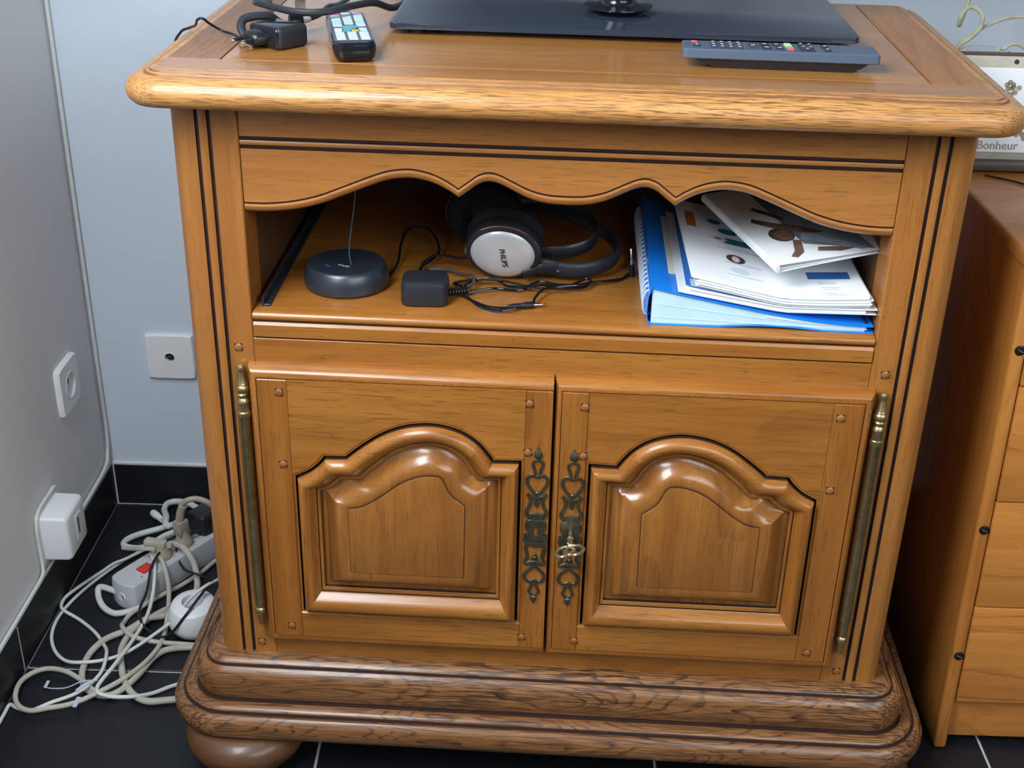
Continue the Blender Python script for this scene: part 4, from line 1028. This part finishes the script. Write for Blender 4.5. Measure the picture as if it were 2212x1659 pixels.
def earthplug(name, label, x, mat, h, stem_pts, sr, cable_r, cmat):
    t = Thing(name, label, 'plug', tuple(ms @ Vector((x, 0, .044))), 'room')
    mp = ms @ T(x, 0, 0)
    t.part('body', B().lathe([(.0172, .0445), (.0176, .048), (.0160, .053), (.0115, .060), (.0092, .068), (.0082, .070+h*.2), (.0060, .072+h*.2)], (0, 0, 0), 'Z', 24, 0, mp), mat)
    return t
pb_ = earthplug('beige_plug', 'beige plug with ribbed bent neck in the power strip', .1300, 'plug_beige', .02, None, 0, 0, '')
mp = ms @ T(.1300, 0, 0)
pb_.part('square_neck', B().box(-.0100, .0100, -.0085, .0085, .058, .088, .002, 2, mat=mp), 'plug_beige')
b = B()
base_ = mp @ Vector((0, 0, .086))
for k in range(9): b.lathe([(.0050, 0), (.0068, .0006), (.0068, .0024), (.0050, .0030)], (0, 0, 0), 'Z', 16, 0, T(*(base_+Vector((.0002*k*k*.5, .0001*k, .0033*k)))) @ RY(math.radians(1.5*k)))
pb_.part('ribbed_neck', b, 'plug_beige')
tp = base_+Vector((.007, .001, .030))
b = B().tube(catmull([tuple(base_), tuple(base_+Vector((.001, 0, .014))), tuple(base_+Vector((.004, .001, .028))), (tp.x+.006, tp.y+.001, tp.z+.008), (tp.x+.022, tp.y+.004, tp.z+.010), (tp.x+.042, tp.y+.004, tp.z+.002), (tp.x+.060, tp.y+.006, tp.z-.018), (tp.x+.075, tp.y+.01, tp.z-.055), (tp.x+.085, tp.y+.01, .006)], 7), .0048, 10)
pb_.part('flex', b, 'plug_beige')
pw = earthplug('white_plug', 'dusty white angled plug nearest to the red switch of the strip', .0850, 'plug_beige', .0, None, 0, 0, '')
mp = ms @ T(.0850, 0, 0)
pw.part('angled_head', B().box(-.0075, .0075, -.0100, .0260, .062, .074, .003, 2, mat=mp @ RZ(math.radians(20))), 'cord_beige')
p0 = mp @ Vector((.006, -.012, .066))
T5 = [(-.5687, .3980), (-.5500, .3660), (-.5450, .3354), (-.5595, .3102), (-.5830, .2875), (-.6047, .2606), (-.6168, .2326), (-.6193, .1927), (-.6044, .1467), (-.5907, .1187), (-.5720, .0956), (-.5504, .0848), (-.5247, .0880), (-.4900, .0950)]
b = B().tube(catmull([tuple(p0), (-.5880, .3860, .064), (-.5700, .3850, .056), (-.5530, .3720, .036), (-.5450, .3530, .016)]+[(x, y, .0075 if i < 1 else .0062) for i, (x, y) in enumerate(T5[2:])], 7), .0050, 10)
pw.part('flex', b, 'cord_beige')
p1 = mp @ Vector((-.006, .006, .066))
T3 = [(-.5960, .3530), (-.5790, .3150), (-.5665, .2475), (-.5632, .2029), (-.5721, .1638), (-.5898, .1297), (-.6093, .1046), (-.6466, .0714), (-.6816, .0583), (-.7032, .0527), (-.7223, .0621), (-.7340, .0828), (-.7370, .1103), (-.7260, .1311), (-.7074, .1405), (-.6812, .1356), (-.6539, .1185), (-.6356, .1033), (-.6200, .0950)]
Z3 = [.052, .026]+[.0128]*5+[.0115]*10+[.0115, .0050]
b = B().tube(catmull([(-.6700, .3900, .050), (-.6560, .3850, .052), tuple(p1+Vector((-.020, -.008, -.002))), tuple(p1+Vector((.0, -.012, .001))), (-.6120, .3660, .055)]+[(x, y, z) for (x, y), z in zip(T3, Z3)], 7), .0036, 10)
single('beige_flex', b, 'cord_beige', 'beige cable looping over the power strip and across the tile joint', 'cable', (-.62, .2, 0), 'room')
bk = Thing('black_plug', 'black plug in the far end of the power strip, half hidden by the cabinet', 'plug', tuple(ms @ Vector((.178, 0, .044))), 'room')
bk.part('body', B().box(-.021, .024, -.019, .019, .0448, .082, .006, 3, mat=ms @ T(.180, 0, 0)), 'black_satin')
q = ms @ Vector((.165, -.018, .060))
BL = [(-.5880, .4100, .062), (-.5990, .3850, .060), (-.6060, .3560, .058), (-.6080, .3300, .054), (-.6080, .3000, .034), (-.6110, .2640, .022), (-.5940, .2330, .017), (-.5678, .2130, .017), (-.5505, .2140, .022), (-.5280, .2210, .050), (-.5100, .2480, .068), (-.4980, .2800, .074), (-.4880, .3300, .050)]
bk.part('flex', B().tube(catmull([tuple(q)]+BL, 7), .0021, 8), 'black_plastic')
BL2 = [(-.5830, .4090, .050), (-.5850, .3920, .042), (-.5671, .3600, .036), (-.5435, .3480, .034), (-.5100, .3500, .020), (-.4700, .3600, .006)]
single('black_wire', B().tube(catmull([tuple(q+Vector((.004, .004, .004))), (-.5680, .4230, .056)]+BL2, 7), .0019, 8), 'black_plastic', 'short thin black wire curling beside the power strip', 'cable', (-.55, .38, 0), 'room')

T1 = [(-.5400, .5600), (-.5712, .5431), (-.5999, .5210), (-.6292, .4900), (-.6562, .4550), (-.6830, .4187), (-.7119, .3632), (-.7307, .3101), (-.7380, .2645), (-.7329, .2237), (-.7160, .1892), (-.6904, .1626), (-.6631, .1547), (-.6328, .1633), (-.6050, .1817), (-.5748, .2137), (-.5504, .2400), (-.5250, .2450), (-.5030, .2650), (-.4850, .3100)]
Z1 = [.004]*6+[.0034]*5+[.008, .013, .012, .013, .020, .030, .064, .075, .060]
fc('thin_white_cable', 'thin white cable in a wide loop passing over the round socket', T1, .0026, 'cord_white', zs=Z1)
T2 = [(-.6500, .4500), (-.6750, .4200), (-.6929, .4030), (-.7040, .3828), (-.7240, .3475), (-.7395, .3144), (-.7405, .2925), (-.7320, .2787), (-.7039, .2639), (-.6720, .2357), (-.6485, .2056), (-.6331, .1718), (-.6280, .1344), (-.6340, .1057), (-.6501, .0813), (-.6768, .0640), (-.7030, .0545), (-.7250, .0620), (-.7360, .0800), (-.7390, .1300)]
T2 = T2[:-2]+[(-.7390, .0720), (-.7400, .0500), (-.7400, .0000)]
fc('thin_grey_cable', 'thin white cable bending twice beside the skirting tiles', T2, .0026, 'cord_white', zs=[.0092]*6+[.0092, .0088]+[.0034]*3+[.017, .017, .018, .018, .017, .010, .007, .0034, .0034, .0034])
T4 = [(-.5700, .2790), (-.5799, .2759), (-.5990, .2609), (-.6222, .2414), (-.6492, .2176), (-.6620, .1863), (-.6622, .1523), (-.6544, .1238), (-.6381, .1024), (-.6114, .0937), (-.5939, .1065), (-.5791, .1396), (-.5694, .1736), (-.5580, .1935), (-.5378, .2019), (-.5000, .2059)]
rs = Thing('round_socket', 'round white extension socket on the floor against the plinth', 'socket', (-.525, .252, 0), 'room')
prof = [(.020, .0003), (.030, .002), (.0365, .010), (.0390, .019), (.0390, .0205), (.0384, .0208), (.0392, .0212), (.0392, .026), (.0370, .038), (.0320, .048), (.0235, .0535), (.0165, .0545), (.0155, .0530), (.0150, .030)]
msk = T(-.5240, .2560, 0) @ T(0, 0, .002) @ RX(math.radians(6))
rs.part('housing', B().lathe(prof, (0, 0, 0), 'Z', 40, 0, msk), 'white_plastic', sharp=30)
rs.part('socket_floor', B().lathe([(.0152, .040), (.0152, .0405)], (0, 0, 0), 'Z', 24, 0, msk), 'grey_plastic')
b = B()
mdir = Vector((-.046, .020, 0)).normalized()
for k in range(4): b.lathe([(.0048, 0), (.0066, .0006), (.0066, .0030), (.0048, .0036)], (0, 0, 0), 'Z', 16, 0, T(*(Vector((-.5590, .2710, .018))+mdir*.0036*k)) @ Vector((0, 0, 1)).rotation_difference(mdir).to_matrix().to_4x4())
rs.part('ribbed_neck', b, 'plug_beige')
rs.part('flex', B().tube(catmull([(-.5550, .2700, .018), (-.5700, .2770, .018)]+[(x, y, .012 if i in (1,) else .0058) for i, (x, y) in enumerate(T4[1:])], 7), .0048, 10), 'cord_beige')
T6 = [(-.5000, .4500), (-.5309, .4301), (-.5498, .3922), (-.5740, .3552), (-.5994, .3265), (-.6288, .2841), (-.6350, .2604), (-.6298, .2378), (-.6094, .2164), (-.5786, .2069), (-.5436, .2080), (-.5000, .2110)]
fc('grey_flex', 'grey-white cable curving out from under the power strip', T6, .0036, 'cord_beige', zs=[.0044]*4+[.0044, .0044, .0040, .013, .014, .013, .0090, .0044])
T7 = [(-.4900, .1400), (-.5254, .1209), (-.5504, .1037), (-.5740, .0850), (-.6052, .0840), (-.6236, .0960), (-.6116, .1476), (-.6026, .2123), (-.5985, .2600), (-.6010, .3044), (-.6050, .3400), (-.6183, .3700)]
fc('pale_cable', 'pale cable rising straight from the cable knot to the strip', T7, .0029, 'cord_white', zs=[.0036]*3+[.013, .014, .017, .020, .017, .018, .026, .050, .052])
b = B().tube(catmull([(-.5400, .5300, .012), (-.5794, .5490, .0180), (-.6133, .5747, .0180), (-.6368, .5830, .0160), (-.6511, .5760, .0150), (-.6512, .5570, .0140), (-.6396, .5289, .0200), (-.6330, .5016, .0190), (-.6204, .5100, .0180), (-.6482, .5067, .0090), (-.6783, .4929, .0060), (-.6930, .4770, .0060), (-.6946, .4622, .0060), (-.6822, .4541, .0060), (-.6638, .4537, .0060), (-.6486, .4647, .0070), (-.6343, .4863, .0080), (-.6224, .4990, .0080), (-.6000, .5181, .0080), (-.56, .54, .006)], 7), .0052, 10)
cx = Thing('coaxial_cable', 'coiled thick white cable with plug end near the room corner', 'cable', (-.64, .52, 0), 'room')
cx.part('sheath', b, 'cord_white')
a_, c_ = Vector((-.6692, .5500, .0130)), Vector((-.6450, .5230, .0160)); dv = (c_-a_)
b = B().lathe([(.0035, 0), (.0060, .001), (.0066, .006), (.0066, .016), (.0058, .018), (.0050, dv.length)], (0, 0, 0), 'Z', 16, 0, T(*a_) @ Vector((0, 0, 1)).rotation_difference(dv.normalized()).to_matrix().to_4x4())
cx.part('plug_end', b, 'white_plastic')
cx.part('wrap_tie', B().tube(catmull([(-.6340, .5060, .024), (-.6290, .4990, .027), (-.6240, .4930, .022)], 5), .0016, 6), 'white_plastic')
# clear price-tag ties
tz = Thing('nylon_tag_tie', 'clear nylon tag tie clipped round the cables by the tile joint', 'tie', (-.66, .10, 0), 'room')
tz.part('bar', B().box(-.7042, -.6998, .1070, .1215, .004, .0065, .0006, 1), 'tie_clear')
tz.part('thread', B().tube(catmull([(-.7020, .1080, .005), (-.6900, .1040, .007), (-.6689, .1020, .011), (-.6467, .1060, .020), (-.6260, .1080, .021)], 6), .0009, 6), 'tie_clear')
tz.part('strap', B().tube(catmull([(-.6316, .1060, .021), (-.6400, .0960, .022), (-.6482, .0840, .021)], 5), .0024, 8), 'tie_clear')
tz.part('bar', B().box(-.6470, -.6410, .0600, .0800, .0125, .0150, .0006, 1), 'tie_clear')

# ================================================================== PINE CHEST AND WHAT STANDS ON IT
pc = Thing('pine_chest', 'orange pine chest of drawers with dark screw caps, at the right edge', 'chest of drawers', (.74, .24, 0), 'room')
CX0 = .5330
LEAN = Matrix(((1, 0, -.022, 0), (0, 1, 0, 0), (0, 0, 1, 0), (0, 0, 0, 1)))
def cpart(name, b, mat, under=None, label=None, sharp=40): return pc.part(name, b.move(LEAN), mat, under, label, sharp)
sd = cpart('side_panel', B().box(CX0, CX0+.0170, .0480, .455, 0, .7000, .0045, 3), 'pine_Z')
cpart('side_panel', B().box(.940, .957, .0480, .455, 0, .7000, .0045, 3), 'pine_Z')
cpart('top_board', B().box(CX0-.006, .963, .0430, .458, .7000, .7200, .006, 3), 'pine_X')
cpart('back_board', B().box(.549, .941, .445, .452, .02, .70), 'pine_Z')
cpart('plinth_board', B().box(.5502, .9398, .0620, .0780, 0.012, .0800, .001), 'pine_X')
zz = (.0820, .2380, .3960, .5540, .6975)
for k in range(4):
    cpart('drawer_front', B().box(.5508, .9392, .0470, .0660, zz[k]+.0010, zz[k+1]-.0010, .0018, 2), 'pine_X')
for z in (.1590, .3550, .6010):
    cp = cpart('screw_cap', B().lathe([(.0064, .0485), (.0064, .0470), (.0052, .0462), (.0002, .0462)], (CX0+.0095, 0, z), 'Y', 18), 'screw_dark', sd)
    cpart('screw_slot', B().box(CX0+.0095-.0040, CX0+.0095+.0040, .0456, .0466, z-.0006, z+.0006, mat=T(CX0+.0095, 0, z) @ RY(math.radians(30)) @ T(-CX0-.0095, 0, -z)), 'screw_slot', cp)
ZC = .7203
pq = Thing('word_plaque', 'cream and white plaque with tan blossoms and the word Bonheur on the pine chest', 'plaque', (.62, .35, ZC), 'room')
mq = T(.5100, .3560, ZC) @ RX(math.radians(-7))
pq.part('stand', B().box(.020, .240, -.020, .020, 0, .0130, .003, 2, mat=mq), 'metal_brown')
pq.part('backing', B().box(.0, .230, 0, .008, .0100, .1450, .002, 2, mat=mq), 'board_beige')
face = pq.part('white_panel', B().box(.004, .226, -.0018, .001, .0220, .1300, .0006, 1, mat=mq), 'board_white')
pq.part('top_bar', B().tube([mq @ Vector((-.004, .004, .1462)), mq @ Vector((.232, .004, .1462))], .0032, 10), 'metal_brown')
pq.part('hanging_hole', B().lathe([(.0032, -.0004), (.0032, .001)], (0, 0, 0), 'Y', 14, 0, mq @ T(.0705, 0, .1380)), 'socket_hole')
b = B(); text_bm(b, 'Bonheur', .0155, mq @ T(.0610, -.0022, .0310) @ RX(math.radians(90))); pq.part('lettering', b, 'leaf_tan', face)
rnd = random.Random(4)
for (fx, fz) in ((.040, .094), (.066, .108), (.074, .104), (.066, .094), (.074, .058), (.052, .060), (.083, .050), (.098, .112), (.095, .045), (.110, .098), (.120, .060), (.140, .105), (.150, .070), (.170, .095), (.190, .060), (.200, .105)):
    b = B(); kk = rnd.choice((3, 4, 4, 5)); a0 = rnd.uniform(0, 6)
    for j in range(kk):
        a = a0+2*math.pi*j/kk
        b.lathe([(.0034, -.0022), (.0034, -.0018)], (0, 0, 0), 'Y', 10, 0, mq @ T(fx+.0042*math.cos(a), 0, fz+.0042*math.sin(a)))
    pq.part('blossom', b, 'leaf_tan', face)
for (a, c) in (((.030, .055), (.090, .052)), ((.060, .070), (.095, .040)), ((.090, .105), (.130, .060)), ((.130, .060), (.190, .105))):
    pq.part('twig', B().tube([mq @ Vector((a[0], -.002, a[1])), mq @ Vector((c[0], -.002, c[1]))], .0005, 6), 'leaf_tan', face)
cq = catmull([(.5500, .3230, ZC+.0018), (.5693, .3080, ZC+.0018), (.5885, .2900, ZC+.0018), (.6200, .2500, ZC+.0018), (.6700, .2300, ZC+.0018), (.75, .25, ZC+.0018)], 7)
single('chest_wire', B().tube(cq, .0014, 8), 'black_plastic', 'thin black wire lying on the pine chest top', 'cable', (.62, .27, ZC), 'room')
vs_ = Thing('dried_vine', 'dry curling beige vine tendrils in a small glass behind the plaque', 'dried plant', (.545, .415, ZC), 'room')
VY = .40
def vine(pts, r): return B().tube(catmull(pts, 7), r, 9)
vs_.part('tendril', vine([(.5420, VY+.01, ZC+.020), (.5320, VY, .8420), (.5280, VY-.004, .8580), (.5190, VY-.002, .8640), (.5110, VY, .8580), (.5120, VY+.004, .8680), (.5240, VY, .8800), (.5330, VY-.003, .8920), (.5345, VY-.004, .9060), (.5300, VY, .9150), (.5200, VY+.004, .9190), (.5110, VY, .9140), (.5070, VY-.002, .9060), (.5100, VY+.006, .8960), (.5180, VY+.008, .93), (.53, VY+.006, .955)], .0030), 'dry_vine')
vs_.part('tendril', vine([(.5400, VY+.012, ZC+.020), (.5200, VY+.008, .8500), (.5130, VY+.006, .8700), (.5285, VY+.004, .8850), (.5386, VY+.002, .8930), (.5574, VY+.004, .9020), (.5791, VY+.006, .9070), (.61, VY+.006, .905), (.64, VY+.01, .88)], .0022), 'dry_vine')
vs_.part('tendril', vine([(.5630, VY-.002, .7500), (.5610, VY-.004, .8580), (.5687, VY-.004, .8680), (.5769, VY-.002, .8730), (.5880, VY, .8735), (.605, VY, .866)], .0022), 'dry_vine')
vs_.part('glass_vase', B().lathe([(.0002, ZC), (.026, ZC+.0003), (.030, ZC+.004), (.032, ZC+.06), (.027, ZC+.120), (.030, ZC+.142), (.0288, ZC+.142), (.0258, ZC+.120), (.0308, ZC+.06), (.0288, ZC+.006), (.0002, ZC+.004)], (.552, VY+.012, 0), 'Z', 32), 'glass')
